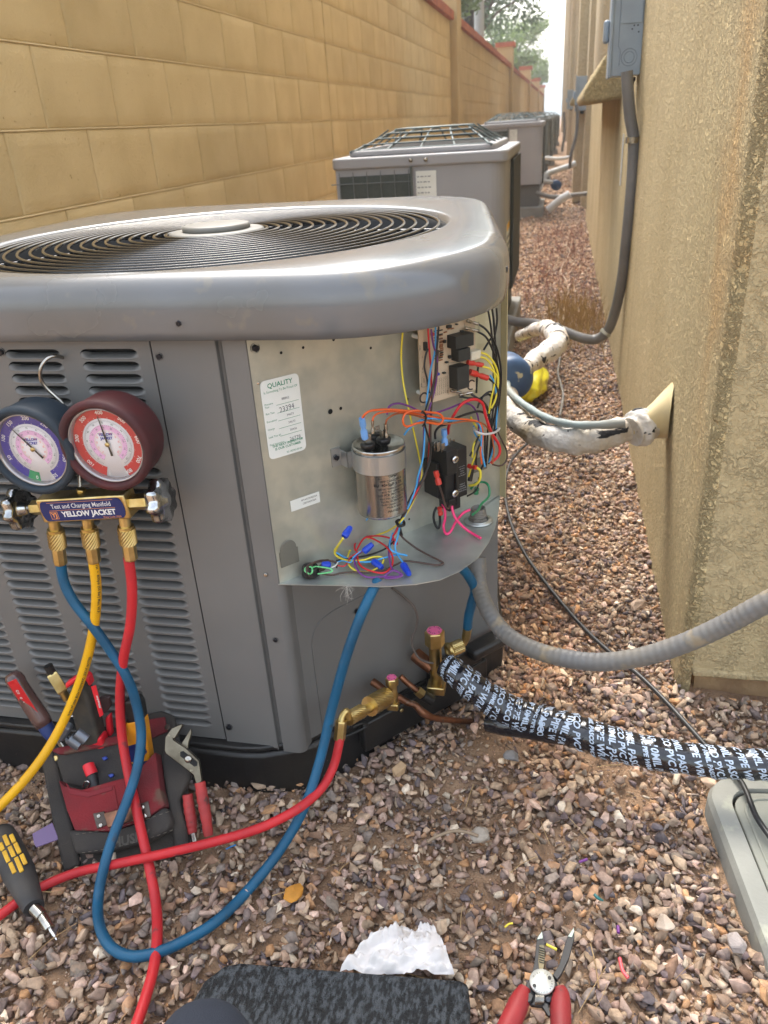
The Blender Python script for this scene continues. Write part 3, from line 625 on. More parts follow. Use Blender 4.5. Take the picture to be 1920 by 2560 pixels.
# channel post: groove, raised rib, curved return
def extr(name, plan, z0, z1, m, par=U, smooth=False, zslope=0):
    n = len(plan); mb = MB(); vs = [(x, y, z0+zslope*i) for i, (x, y) in enumerate(plan)]+[(x, y, z1) for x, y in plan]
    mb.add(vs, [(i, i+1, n+i+1, n+i) for i in range(n-1)], smooth); o = mb.obj(name, m, par); s = o.modifiers.new('s', 'SOLIDIFY'); s.thickness = .0012; s.offset = 0; return o
extr('corner_post', [(-.3795, .8245), (-.3785, .831), (-.3745, .833), (-.3715, .829), (-.3700, .8238), (-.3480, .8238)]+[(-.348+.0115*math.sin(a), .8353-.0115*math.cos(a)) for a in np.linspace(.2, 1.35, 7)]+[(-.3355, .852)], ZB-.010, SHZ, paint, smooth=False)
extr('corner_post_upper', [(-.3795, .8245), (-.3785, .831), (-.3745, .833), (-.3715, .829), (-.3700, .8238), (-.3425, .8238), (-.3415, .8265)], SHZ, ZL, paint)
# service plate, shelf, lower panel, side
def plate():
    mb = MB(); o = .0; th = .0012
    mb.box((0, SHZ-.002, -th), (.392, .70, o), PM); ob = mb.obj('control_plate', galv, U)
    f = MB(); f.box((.392, SHZ, -.001), (.3935, .70, .012), PM); f.obj('plate_flange', mat('cream_edge', lin((190,178,140)), .4, .4), ob)
    for u, v, r in [(703,882,.0018),(758,869,.0018),(834,849,.0020),(927,870,.0018),(826,1029,.0034),(852,1021,.0022),(1018,998,.0022),(906,835,.0017),(1023,1298,.0017),(1018,1000,.002)]:
        p = PL(u, v, .0006); MB().lathe([(0, 0), (r, 0)], p, TN, 12, False).obj('punched_hole', mat('hole_black', (.003,.003,.003), .9), ob)
    for (s, z) in [((.018), .404), (.351, .437)]:
        M = PM @ Matrix.Translation((s, z, .0008)); k = MB(); k.box((-.0135, -.018, 0), (.0135, .004, .0006), M); k.obj('knockout', mat('knockout_grey', lin((120,120,112)), .5, .5), ob)
        if s < .1: MB().lathe([(0, .0005), (.011, .0004), (.0118, 0)], M @ V((0, .006, 0)), TN, 20, False).obj('knockout_dome', MT['knockout_grey'], ob)
    return ob
PLT = plate()
SHO = [(-.343, .8235)]+[tuple(P(u, v, z=SHZ)[:2]) for u, v in [(850,1463),(960,1466),(1040,1460),(1100,1449),(1150,1427),(1195,1394),(1222,1355),(1238,1318),(1247,1275),(1251,1235)]]+[tuple(pm(.391, 0)[:2])]
sm = MB(); ns_ = len(SHO); cx_ = V((-.16, .955))
sm.add([(x, y, SHZ) for x, y in SHO]+[(x, y, SHZ-.0014) for x, y in SHO]+[(cx_.x, cx_.y, SHZ), (cx_.x, cx_.y, SHZ-.0014)], [(i, (i+1) % ns_, 2*ns_) for i in range(ns_)]+[(ns_+i, 2*ns_+1, ns_+(i+1) % ns_) for i in range(ns_)]+[(i, ns_+i, ns_+(i+1) % ns_, (i+1) % ns_) for i in range(ns_)]); SHELF = sm.obj('shelf', galv2, U)
LPm = MB(); LPm.box((0.012, ZB-.004, -.0135), (.40, SHZ, -.012), PM); LOW = LPm.obj('lower_service_panel', paint, U)
MB().tube([PL(u, v, -.0115) for u, v in [(808,1823),(795,1730),(783,1640),(781,1600),(795,1560),(830,1530),(880,1503),(930,1480),(990,1462)]], .0009, 6).obj('embossed_line', paint, LOW)
e = pm(.40, 0, -.012)
quad('side_panel', (e.x, e.y), (-.146, 1.66), ZB, .70, paint)
MB().box((-.0745, 1.115, SHZ), (-.0725, 1.16, .70)).obj('side_flange', MT['cream_edge'], U)
quad('rear_panel', (-.146, 1.665), (X0+.01, 1.665), ZB, .70, paint); quad('left_panel', (X0+.01, 1.665), (X0+.01, .955), ZB, .70, paint); quad('corner_panel', (X0+.01, .955), (-.868, YF), ZB, .70, paint)
def base():
    pl = [(-.985, .806), (-.430, .808), (-.40, .812), (-.362, .826), (-.333, .842), (-.085, 1.122), (-.064, 1.150), (-.060, 1.19), (-.058, 1.70), (-.985, 1.70)]
    pl = [(wx(x, y), y) for x, y in pl]
    b = MB().prism(pl, Matrix.Translation((0, 0, -.06)), .06+ZB-.012).obj('base_pan', basem, U, bevel=.006)
    MB().prism([(x*1.0+(.004 if x < -.5 else -.004), y+.005) for x, y in pl], Matrix.Translation((0, 0, ZB-.0121)), .010).obj('base_rim', basem, U, bevel=.003)
    k = MB(); k.box((.10, .02, -.006), (.355, .075, .012), PM); k.box((.235, .074, -.004), (.345, .112, .010), PM); k.obj('valve_bracket', basem, U, bevel=.003)
    MB().box((.31, .098, -.002), (.40, .118, .030), PM).obj('bracket_arm', basem, U, bevel=.006)
    MB().tube([PL(u, v, .01) for u, v in [(845,1845),(870,1838),(905,1822),(918,1812),(905,1808),(880,1818)]], .0028, 6).obj('cable_loop', blackp, U)
base()
def bolt(p, nrm, r, m=screwm, par=U, hexa=True, name='screw'):
    mb = MB(); mb.lathe([(r*1.35, 0), (r*1.35, r*.25)], p, nrm, 16, False); mb.lathe([(0, 0), (r, 0), (r, r*.8), (r*.8, r*.95), (0, r*.95)], p, nrm, 6 if hexa else 14, False); return mb.obj(name, m, par)
FN = V((0, -1, 0))
for u, v, y, r in [(399,891,YF-.001,.0034),(448,808,Y0-.001,.0034),(573,1817,YF-.001,.004),(689,1599,.8236,.0032),(4,880,YF,.004)]: bolt(P(u, v, y=y), FN, r)
bolt(PL(637, 870, .0), TN, .0043); bolt(PL(892, 1528, -.0115), TN, .0038); bolt(P(665, 1436, y=.8236), FN, .0026, steel, hexa=False); bolt(P(646, 958, y=.831), FN, .0018, steel, hexa=False)
q = P(1152, 761, y=.925); bolt(V((-.115, .902, .722)), V((.62, -.78, 0)), .0028, steel, hexa=False); bolt(V((-.0665, 1.02, .722)), V((1, 0, 0)), .004); bolt(V((-.072, 1.15, .30)), V((1, 0, 0)), .004)
# quality sticker and small labels
def label(par, s, z, w, h, m, r=0, name='label', rot=0, off=.0006):
    M = PM @ Matrix.Translation((s, z, off)) @ Matrix.Rotation(rot, 4, 'Z')
    poly = [(-w/2, -h/2), (w/2, -h/2), (w/2, h/2), (-w/2, h/2)]
    if r: poly = [(p[0], p[1]) for p in rrect(-w/2, w/2, -h/2, h/2, r, 6)]
    return MB().prism(poly, M, .0003).obj(name, m, par), M @ Matrix.Translation((0, 0, .0005))
LB, M = label(PLT, .0345, .585, .052, .098, whitel, .006, 'quality_sticker')
def T(mb, s, x, y, size, M, **k): put_text(mb, s, M @ Matrix.Translation((x, y, 0)), size, **k)
mb = MB(); T(mb, 'QUALITY', 0, .0415, .0082, M, bold=.0001); T(mb, 'Is Something To Be Proud Of', 0, .0345, .0041, M, sx=.92)
for i, s in enumerate(['Pressure\nTest', 'Run Test', 'Evacuation', 'Charge', 'Leak Test #1', 'Final Inspection']):
    y = .0185-i*.0098; T(mb, s, -.0235, y, .0034, M, align='LEFT', sx=.95); mb.box((-.008 if i < 5 else .0, y-.0022, 0), (.0225, y-.0018, .0001), M)
T(mb, 'THE NEXT INSPECTOR\nIS OUR CUSTOMER', .001, -.0355, .0042, M, bold=.00008); T(mb, '92-18390-05-04', .009, -.0452, .0034, M); mb.obj('lettering', greenink, LB)
mb = MB(); T(mb, '88862', .005, .0225, .0042, M); T(mb, '23394', .006, .0095, .0098, M @ Matrix.Rotation(.06, 4, 'Z'), sx=.85); T(mb, '34673', .009, .0012, .004, M); T(mb, '34673', .010, -.0085, .004, M); T(mb, '30436', .011, -.0183, .004, M); T(mb, '26778', .012, -.0298, .0062, M); mb.obj('handwriting', mat('grey_ink', (.12,.12,.14), .6), LB)
LB, M = label(PLT, .0505, .4665, .043, .0150, whitel, 0, 'part_label'); mb = MB(); T(mb, 'RP14AZ30AJ2NA', .006, .0032, .0034, M, sx=.95); T(mb, 'CB0704293409', .006, -.0018, .0034, M, sx=.95); mb.obj('lettering', ink, LB)
# ------------------------------------------------------------------ capacitor
cs, cz0, cz1, cr_ = .145, .434, .530, .0330; co = .0365
CC = pm(cs, 0, co)
cap = MB().lathe([(0, cz0), (cr_-.006, cz0), (cr_-.001, cz0+.003), (cr_, cz0+.007), (cr_, cz1-.004), (cr_+.0012, cz1-.001), (cr_+.0005, cz1+.001), (cr_-.0012, cz1+.0006), (cr_-.0025, cz1-.0022), (0, cz1-.0022)], CC, n=48).obj('capacitor', alu, U)
strapm = mat('strap_steel', lin((176,180,182)), .35, .85)
MB().lathe([(cr_+.0004, cz1-.030), (cr_+.0017, cz1-.030), (cr_+.0017, cz1-.006), (cr_+.0004, cz1-.006)], CC, n=48, smooth=False).obj('strap', strapm, cap)
mb = MB(); mb.box((cs-cr_-.017, cz1-.029, .0005), (cs-cr_-.003, cz1-.004, .002), PM); mb.box((cs-cr_-.004, cz1-.029, .0005), (cs-cr_-.0025, cz1-.008, .018), PM); mb.box((cs-cr_-.004, cz1-.029, .0165), (cs-cr_+.012, cz1-.008, .018), PM); STR = mb.obj('strap_ear', strapm, cap)
bolt(pm(cs-cr_-.0105, cz1-.017, .002), TN, .0036, par=cap)
def cyltext(par, lines, center, r, ang0, m, name='lettering', sy=1):
    mb = MB()
    for s, size, z, da, k in lines:
        vs, fs = text(s, size, **k); base = ang0+da
        out = []
        for v in vs: a = base+v.x/r; out.append(V((center.x+(r+.0003)*math.cos(a), center.y+(r+.0003)*math.sin(a), z+v.y)))
        mb.add(out, fs)
    return mb.obj(name, m, par)
a0 = math.atan2(-CC.y, -CC.x)+.34
cyltext(cap, [('MPP CAPACITOR', .0042, .4905, .1, {}), ('40+5\u03bcF \u00b1 5%', .0056, .4855, .12, dict(bold=.00005)), ('RU', .0052, .4855, -.52, dict(bold=.0002)), ('440 VAC 50/60Hz SH 10000AFC', .0035, .4800, .12, dict(sx=.8)), ('-40\u00b0C/ 70\u00b0C 10000AFC SC', .0035, .4758, .12, dict(sx=.8)), ('NO PCB  PROTECTED', .0040, .4715, .12, {}), ('Part No. 43-25133-31', .0040, .4668, .12, {}), ('Part No. GCSR04000500', .0036, .4624, .12, dict(sx=.9)), ('Globe Capacitors (P) Ltd', .0036, .4582, .12, dict(sx=.9)), ('Made in India', .0038, .4540, .15, {}), ('MAY/23 L 1', .0046, .4482, .2, {}), ('GC', .0058, .4975, .16, dict(bold=.0001))], CC, cr_, a0, ink)
mb = MB()
for k, (dx, dz, s_) in enumerate([(.0044, .4975, .0065), (-.0125, .4965, .0026)]):
    pts = [(dx-s_, dz), (dx, dz-s_*.7), (dx+s_, dz), (dx, dz+s_*.7)] if k == 0 else [(dx-s_, dz-s_*.7), (dx+s_, dz-s_*.7), (dx, dz+s_)]
    pp = []
    for x, z in pts+[pts[0]]: a = a0+x/cr_+.02; pp.append(V((CC.x+(cr_+.0002)*math.cos(a), CC.y+(cr_+.0002)*math.sin(a), z)))
    mb.tube(pp, .00022, 4, crv=False)
mb.obj('emblem', ink, cap)
def terminal(par, p, ex, w=.0063, h=.011, m=steel):
    M = fm(p, ex, (0, 0, 1)); b = MB().box((-w/2, 0, -.0004), (w/2, h, .0004), M); b.box((-.0009, h*.55, -.0007), (.0009, h*.75, .0007), M); return b.obj('terminal', m, par, bevel=.0003)
for (x, y, c) in [(310, 1010, 0), (440, 1015, 1), (380, 985, 2)]:
    p = c8(x, y, co+(-.012 if c == 2 else .006)); p.z = cz1-.002
    MB().lathe([(.0045, 0), (.0045, .002), (.0085, .003), (.0095, .009), (.0088, .0105), (0, .0105)], p, n=20).obj('terminal_cup', blackp, cap)
    for d in (-.003, .003): terminal(cap, p+TT*d+V((0, 0, .008)), TN if d < 0 else TT, h=.013)
bluesl = mat('blue_sleeve', lin((110,160,220)), .4); redsl = mat('red_sleeve', lin((200,56,44)), .35)
def sleeve(par, a, b, m, r=.0036, name='terminal_sleeve'):
    a, b = V(a), V(b); return MB().tube([a, a.lerp(b, .35), a.lerp(b, .5), a.lerp(b, .65), b], [r, r*1.05, r*.6, r*.95, r*.9], 8, crv=False).obj(name, m, par)
sleeve(U, c8(292, 998, .05), c8(268, 838, .055), bluesl, .0044)
sleeve(U, c8(462, 1005, .045), c8(455, 885, .045), MT['steel'], .0028, 'crimp'); sleeve(U, c8(352, 960, .045), c8(352, 855, .045), MT['steel'], .0022, 'crimp')
# ------------------------------------------------------------------ control board
boardm = mat('board', lin((206,186,158)), .55, col2=lin((198,176,148)), ns=20)
creamm = mat('cream_label', lin((214,206,170)), .5, col2=lin((204,196,160)), ns=10)
CL = MB().box((.318, .535, .0006), (.374, .70, .0012), PM).obj('wiring_label', creamm, PLT)
mb = MB(); ml = PM @ Matrix.Translation((.335, .64, .0016)) @ Matrix.Rotation(math.pi/2, 4, 'Z'); put_text(mb, 'RP14AZ30AJ2NA', ml, .0042); put_text(mb, '40-2718', ml @ Matrix.Translation((-.004, -.014, 0)), .0042)
for i in range(6): put_text(mb, 'EEPROM 2L28 115', ml @ Matrix.Translation((.035, .010-.004*i, 0)), .0026)
mb.obj('lettering', mat('grey_ink2', (.2,.2,.17), .6), CL)
BD = MB().box((.2275, .5565, .0205), (.3235, .70, .0225), PM).obj('control_board', boardm, U)
for s, z in [(.236, .645), (.240, .568), (.315, .565)]: MB().lathe([(.003, 0), (.003, .022)], pm(s, z, 0), TN, 10).obj('standoff', white, BD)
def bb(name, s0, s1, z0, z1, o0, o1, m, par=BD, bev=.0006): return MB().box((s0, z0, o0), (s1, z1, o1), PM).obj(name, m, par, bevel=bev)
def sz(x, y, o): p = c4(x, y, o)-T0; return p.dot(TT), p.z
relm = mat('relay_black', (.022,.024,.022), .5, bump=.05, bs=400)
for (x0, y0, x1, y1, o1) in [(735, 500, 975, 330, .040), (775, 665, 928, 505, .038), (760, 1035, 915, 735, .040)]:
    a, za = sz(x0, y0, o1); b, zb = sz(x1, y0-40, o1); c_, zc = sz(x0, y1, o1); bb('relay', a, b, za, zc, .0225, o1, relm)
r = random.Random(5); brownres = mat('resistor', lin((150,98,60)), .5); 
for i in range(34):
    x = r.choice([470, 540, 545, 600, 650, 690]); y = 200+i*13+r.uniform(-6, 6)
    if x > 560 and y > 330: x = r.choice([540, 550, 470])
    s, z = sz(x, y, .024); MB().lathe([(0, -.0028), (.0009, -.0026), (.0009, .0026), (0, .0028)], pm(s, z, .0238), TT, 8).obj('resistor', brownres if r.random() < .75 else relm, BD)
for x, y, w, h, m in [(330, 450, .0045, .011, relm), (425, 290, .004, .004, redsl), (640, 190, .007, .004, relm), (580, 385, .004, .004, relm), (810, 258, .004, .004, relm), (650, 590, .004, .004, relm), (610, 660, .0045, .0022, relm), (575, 800, .0045, .0022, relm), (495, 815, .0035, .0035, mat('blue_part', (.02,.05,.4), .4)), (740, 160, .003, .002, relm)]:
    s, z = sz(x, y, .024); bb('chip', s-w/2, s+w/2, z-h/2, z+h/2, .0225, .027, m)
mb = MB()
for i in range(7):
    for j in range(1):
        s, z = sz(545, 1010, .0228); M = PM @ Matrix.Translation((s-.010+i*.0034, z+.004, .0228)) @ Matrix.Rotation(math.pi/2, 4, 'Z'); put_text(mb, 'RELAY CONTACTS 24VAC', M, .0026, sx=.75)
for s_, x, y, sz_ in [('TEST', 265, 470, .0034), ('Y1', 300, 590, .003), ('C  W2', 300, 760, .003), ('24V', 285, 960, .003), ('JDH', 315, 900, .0034), ('RU', 625, 1050, .0034), ('CAUTION', 505, 350, .0028)]:
    s, z = sz(x, y, .0228); put_text(mb, s_, PM @ Matrix.Translation((s, z, .0228)) @ Matrix.Rotation(math.pi/2, 4, 'Z'), sz_)
for (x, y) in [(315, 1130), (940, 960)]:
    s, z = sz(x, y, .0228); pts = [pm(s+.0065*math.cos(t), z+.0065*math.sin(t), .0228) for t in np.linspace(.6, 5.0, 12)]; mb.tube(pts, .0011, 5, crv=False)
for pts in [[(285, 990), (290, 855), (345, 850), (350, 985), (285, 990)], [(635, 1090), (635, 670), (930, 640)], [(850, 150), (850, 240), (935, 235)]]:
    mb.tube([c4(x, y, .0226) for x, y in pts], .0002, 4, crv=False)
mb.obj('lettering', mat('board_ink', (.05,.035,.03), .6), BD)
bb('plug_housing', *(lambda a, b: (a[0], b[0], a[1], b[1]))(sz(915, 640, .03), sz(1045, 490, .03)), .0225, .034, mat('clear_nylon', lin((214,206,184)), .3), bev=.001)
# ------------------------------------------------------------------ contactor
CT = MB().box((.251, .412, .004), (.291, .487, .040), PM).obj('contactor', blackp, U, bevel=.0015)
bbC = lambda n, s0, s1, z0, z1, o0, o1, m=blackp, b=.001: MB().box((s0, z0, o0), (s1, z1, o1), PM).obj(n, m, CT, bevel=b)
bbC('contactor_head', .249, .268, .455, .492, .006, .046); bbC('contactor_rib', .2665, .270, .405, .489, .038, .045); bbC('contactor_foot', .254, .275, .398, .416, .02, .043); bbC('contactor_side', .244, .252, .418, .470, .0, .030)
mb = MB(); lm = PM @ Matrix.Translation((.281, .44, .0404)) @ Matrix.Rotation(math.pi, 4, 'Z')
for i, (s, k) in enumerate([('MOTOR CONTROL', .0022), ('DEFINITE PURPOSE', .0022), ('42-25102-01', .0026), ('24V 50/60HZ', .0022), ('30 AMP FULL LOAD', .0020), ('40 AMP RES', .0020), ('120/240V', .0020), ('USE 75C WIRE', .0018), ('TORQUE 40 IN-LB', .0018)]):
    put_text(mb, s, lm @ Matrix.Translation((0, .018-(.0034*i if i < 4 else .0034*i+.010), 0)), k, sx=.8)
mb.obj('lettering', mat('pale_print', (.45,.45,.45), .5), CT)
for z, s, o in [(.4775, .262, .047), (.4245, .2635, .0435)]:
    p = pm(s, z, o); b_ = MB().lathe([(0, 0), (.0052, 0), (.0056, .001), (.0054, .0028), (.003, .0036), (0, .003)], p, TN, 16); b_.obj('terminal_screw', chrome, CT)
    MB().box((-.0035, -.0005, .0033), (.0035, .0005, .0038), PM @ Matrix.Translation((s, z, o)) @ Matrix.Rotation(.6, 4, 'Z')).obj('screw_slot', ink, CT)
for x, y, o in [(475, 1790, .035), (510, 1800, .038), (570, 1810, .040), (650, 1750, .02), (700, 1760, .015)]: p = c4(x, y, o); terminal(CT, p-V((0, 0, .004)), TT, .0058, .013)
sleeve(U, c4(590, 1750, .035), c4(580, 1545, .035), bluesl, .0044)
sleeve(U, c5(330, 560, .05), c5(270, 330, .045), redsl, .0042); sleeve(U, c5(355, 1080, .03), c5(340, 960, .03), redsl, .0038)
sleeve(U, c5(840, 240, .02), c5(975, 270, .035), redsl, .0036)
sleeve(U, c4(890, 665, .03), c4(1090, 700, .034), redsl, .0036); sleeve(U, c4(920, 790, .03), c4(1150, 870, .034), redsl, .0044)
for a, b in [((670, 1035), (800, 1060)), ((780, 1095), (950, 1060)), ((880, 115), (1030, 160)), ((860, 210), (1030, 250))]: sleeve(U, c4(*a, .028), c4(*b, .03), steel, .0022, 'spade_terminal')
# conduit connector and grommet
p = P(1196, 1303, z=SHZ); 
b_ = MB().lathe([(.0210, .0012), (.0215, .0022), (.016, .0026), (.015, .004)], p, n=32).obj('washer', galv2, U)
mb = MB().lathe([(.0132, .003), (.0132, .008)], p, n=8, smooth=False)
for i in range(5): mb.lathe([(.0112-i*.0004, .008+i*.0028), (.0124-i*.0004, .0093+i*.0028), (.0112-i*.0004, .0108+i*.0028)], p, n=24)
mb.lathe([(.0105, .022), (.0085, .0222), (.008, .01)], p, n=24); mb.obj('conduit_connector', conduitm, U)
p = sh(777, 1437); mb = MB().lathe([(.0115, 0), (.0118, .003), (.0108, .007), (.0112, .010), (.0105, .013), (.0075, .013), (.007, .003)], p, n=24); mb.obj('grommet', blackp, U)
# wires (helpers take crop pixels)
wire(U, 'yellow', [c8(*q) for q in [(590,150,.02),(578,350,.015),(595,560,.02),(640,780,.03),(690,1000,.03),(730,1200,.03),(738,1290,.035),(705,1420,.04),(640,1560,.05),(565,1665,.055)]]+[c3(1100,250,.03), c3(1000,290,.02), c3(850,350,.012), c3(750,420,.008), c3(715,500,.006), c3(730,580,.006), c3(800,630), c3(900,640), c3(1000,600), c3(1050,540,.008), c3(1030,500,.010), c3(950,500,.012), c3(850,530,.010), c3(700,530,.008), c3(610,490,.02), c3(590,440,.03), c3(625,385,.045), c3(668,320,.06)])
wire(U, 'yellow', [c3(590,470,.02), c3(610,420,.035), c3(640,370,.05), c3(670,325,.06)])
wire(U, 'blue', [c8(*q) for q in [(850,120,.035),(845,300,.035),(812,450,.035),(792,600,.035),(775,760,.04),(765,950,.045),(750,1150,.05),(710,1300,.05),(690,1400,.05),(610,1600,.055),(572,1680,.055),(550,1780,.05)]]+[c3(1160,400,.02), c3(1180,470,.012), c3(1240,560,.010)])
wire(U, 'red', [c8(*q) for q in [(790,130,.03),(800,300,.03),(812,450,.03),(818,700,.03),(805,850,.035),(800,1050,.04),(780,1250,.045),(700,1420,.05),(610,1590,.05)]]+[c3(1170,260,.04), c3(1140,310,.03), c3(1180,370,.02), c3(1150,380,.018), c3(1130,330,.02), c3(1000,300,.02), c3(850,320,.018), c3(785,370,.015), c3(790,440,.012), c3(860,330,.02), c3(930,320,.02), c3(1060,390,.018), c3(1130,480,.014), c3(1130,580,.010), c3(1050,650,.008), c3(900,620,.006), c3(820,560,.008), c3(800,450,.014)])
wire(U, 'purple', [c8(*q) for q in [(815,135,.032),(830,250,.034),(858,350,.036),(862,480,.034),(835,650,.032),(800,760,.04),(760,900,.04),(752,1100,.042),(700,1400,.048),(600,1600,.05)]]+[c3(1130,330,.02), c3(1100,400,.015), c3(1110,540,.012), c3(1140,620,.010), c3(1210,650,.010), c3(1220,680,.008), c3(1130,700,.006), c3(1060,690), c3(1130,630,.010), c3(1190,640,.01), c3(1200,680,.006), c3(1050,685), c3(900,690), c3(820,640,.006), c3(780,560,.010), c3(790,490,.014), c3(860,440,.02)], r=.0013)
for k, q in enumerate([[(875,115,.04),(855,350,.04),(842,520,.04),(802,680,.04),(770,780,.045),(762,870,.05),(790,980,.05),(815,1080,.05),(800,1200,.05),(740,1330,.05),(660,1450,.05),(590,1600,.055),(560,1700,.05)], [(790,290,.03),(770,350,.03),(762,440,.03),(785,540,.032),(800,640,.032)]]): wire(U, 'black', [c8(*a) for a in q])
wire(U, 'brown', [c8(*q) for q in [(870,300,.034),(858,450,.036),(826,640,.036),(812,860,.04),(806,1100,.044),(764,1300,.05),(690,1450,.05),(605,1600,.055),(570,1680,.05)]]+[c3(1210,290,.025), c3(1320,390,.012), c3(1450,470,.006), c3(1600,545,.004), c3(1600,565), c3(1540,575), c3(1380,550), c3(1250,540,.006), c3(1150,580,.006), c3(1000,640,.005), c3(700,645,.004), c3(560,670), c3(450,650,.006), c3(380,600,.014), c3(400,550,.018), c3(500,530,.016), c3(600,550,.012), c3(610,600,.008)], r=.0014)
wire(U, 'black', [c3(600,535,.008), c3(800,505,.008), c3(950,470,.010), c3(1070,420,.014), c3(1150,350,.02)])
wire(U, 'blue', [c3(930,110,.05), c3(830,210,.035), c3(780,320,.02), c3(720,410,.012), c3(625,440,.010)]); wire(U, 'blue', [c3(610,460,.012), c3(700,510,.008), c3(800,540,.008), c3(920,545,.008), c3(1050,510,.010), c3(1200,475,.010), c3(1270,485,.008), c3(1200,470,.012), c3(1120,430,.018), c3(1110,360,.02), c3(1140,270,.03)])
for c_, pts in [('blue', [(590,560,.01),(660,535,.01),(740,550,.012),(770,500,.014),(840,440,.02)]), ('red', [(620,580,.01),(680,585,.008),(720,540,.010),(740,500,.012),(840,440,.02)]), ('white', [(560,600,.012),(600,580,.012),(620,550,.012)]), ('ltgreen', [(350,660,.016),(310,630,.018),(320,600,.02),(370,595,.02),(380,640,.018),(360,660,.014)]), ('ltgreen', [(380,600,.018),(420,590,.016),(550,610,.012),(555,640,.008),(430,660,.008)]), ('brown', [(350,680,.012),(340,600,.02),(420,550,.02),(560,540,.014)]), ('brown', [(330,660,.016),(330,590,.022),(420,540,.022),(530,525,.016)])]: wire(U, c_, [c3(*a) for a in pts], r=.0009 if c_ in ('blue', 'red', 'white') else .0011)
# orange harness
wire(U, 'orange', [c8(*q) for q in [(272,835,.055),(300,800,.06),(350,778,.06),(480,770,.06),(640,782,.06),(800,792,.06),(880,805,.06),(908,845,.06),(880,885,.06),(780,872,.062),(700,880,.062),(620,905,.06),(592,862,.06),(615,800,.06),(700,778,.062),(770,800,.062)]], r=.0015)
wire(U, 'orange', [c8(*q) for q in [(352,860,.05),(360,830,.05),(400,800,.05),(520,785,.055),(700,805,.055),(850,832,.055),(1000,845,.05),(1120,852,.045),(1200,880,.04),(1225,980,.04),(1205,1100,.04),(1215,1200,.04)]])
wire(U, 'tan', [c8(*q) for q in [(455,885,.045),(475,840,.05),(560,800,.05),(700,820,.052),(850,872,.052),(950,882,.05),(1100,862,.045),(1220,880,.04),(1285,960,.04),(1310,1080,.04),(1300,1200,.04)]])
wire(U, 'purple', [c8(*q) for q in [(465,810,.045),(485,745,.045),(560,722,.045),(660,752,.045),(760,800,.05),(860,792,.05),(960,760,.04),(1060,722,.035),(1140,742,.035),(1185,830,.035),(1190,950,.035)]])
wire(U, 'blue', [c8(*q) for q in [(602,972,.03),(640,922,.035),(720,862,.045),(820,840,.055),(950,860,.05),(1060,850,.045),(1180,872,.04),(1212,960,.04),(1212,1080,.04),(1240,1222,.04)]])
wire(U, 'red', [c8(*q) for q in [(948,960,.02),(955,900,.03),(990,820,.04),(1060,725,.045),(1150,690,.045),(1220,722,.045),(1245,820,.045),(1290,950,.04),(1350,1050,.04),(1350,1130,.04),(1285,1195,.035)]], r=.0021)
wire(U, 'black', [c8(*q) for q in [(848,1000,.035),(848,950,.04),(880,905,.045),(940,885,.045),(1010,840,.045),(1100,805,.04),(1200,785,.04),(1265,820,.035)]], r=.0017)
wire(U, 'black', [c8(*q) for q in [(1130,650,.03),(1180,680,.035),(1230,720,.035),(1270,800,.03),(1280,950,.03)]], r=.0016); wire(U, 'black', [c8(*q) for q in [(1040,668,.028),(1110,680,.03),(1200,690,.035),(1260,760,.03),(1290,900,.03)]], r=.0016)
for i, q in enumerate([[(1262,-30,.02),(1285,100,.022),(1300,260,.024),(1310,450,.026),(1305,650,.028),(1270,850,.03),(1260,1000,.03),(1250,1180,.03)],[(1295,-30,.02),(1310,80,.02),(1322,250,.02),(1335,420,.022),(1330,600,.026),(1300,800,.03),(1290,1000,.03),(1270,1200,.03)],[(1330,-30,.02),(1335,80,.02),(1310,250,.02),(1320,420,.024),(1350,600,.026),(1340,780,.028),(1310,950,.03),(1290,1150,.03)],[(1180,90,.03),(1250,140,.034),(1310,230,.036),(1345,330,.036),(1368,480,.034),(1355,680,.032),(1330,850,.03),(1320,1000,.03)],[(1175,150,.03),(1250,200,.034),(1300,300,.036),(1340,420,.036),(1355,560,.036),(1330,760,.034),(1300,900,.03)],[(1270,525,.035),(1325,580,.036),(1345,660,.036),(1320,740,.034),(1260,800,.03)],[(1230,300,.018),(1260,250,.018),(1300,190,.02)],[(1195,395,.016),(1180,480,.016),(1172,640,.018)],[(1200,720,.03),(1230,660,.034),(1290,630,.034),(1320,700,.03)],[(1180,760,.03),(1210,680,.03),(1270,650,.03),(1300,690,.03)],[(1190,980,.03),(1150,1080,.03),(1120,1140,.03)],[(1220,1000,.03),(1180,1100,.03),(1170,1200,.03),(1200,1250,.025),(1240,1180,.03)],[(1240,960,.03),(1240,1100,.03),(1250,1210,.03)]]): wire(U, 'black', [c8(*a) for a in q], r=.0015)
wire(U, 'brown', [c8(*q) for q in [(1320,900,.03),(1370,1010,.03),(1412,1100,.03),(1405,1180,.03),(1360,1215,.03),(1300,1205,.03)]])
for q in [[(1210,320,.034),(1265,345,.036),(1325,430,.038),(1345,540,.036),(1325,680,.034),(1290,760,.032)],[(1205,355,.034),(1260,380,.036),(1310,460,.038),(1315,560,.036),(1290,680,.034),(1270,800,.032)],[(1220,430,.036),(1280,450,.038),(1330,500,.038),(1340,560,.036),(1330,640,.034)],[(1128,830,.02),(1160,890,.02),(1200,960,.02),(1150,1050,.03),(1140,1150,.03)],[(1210,1040,.03),(1150,1170,.028),(1110,1300,.02)],[(1310,1000,.03),(1290,1150,.03)]]: wire(U, 'yellow', [c8(*a) for a in q], r=.0015)
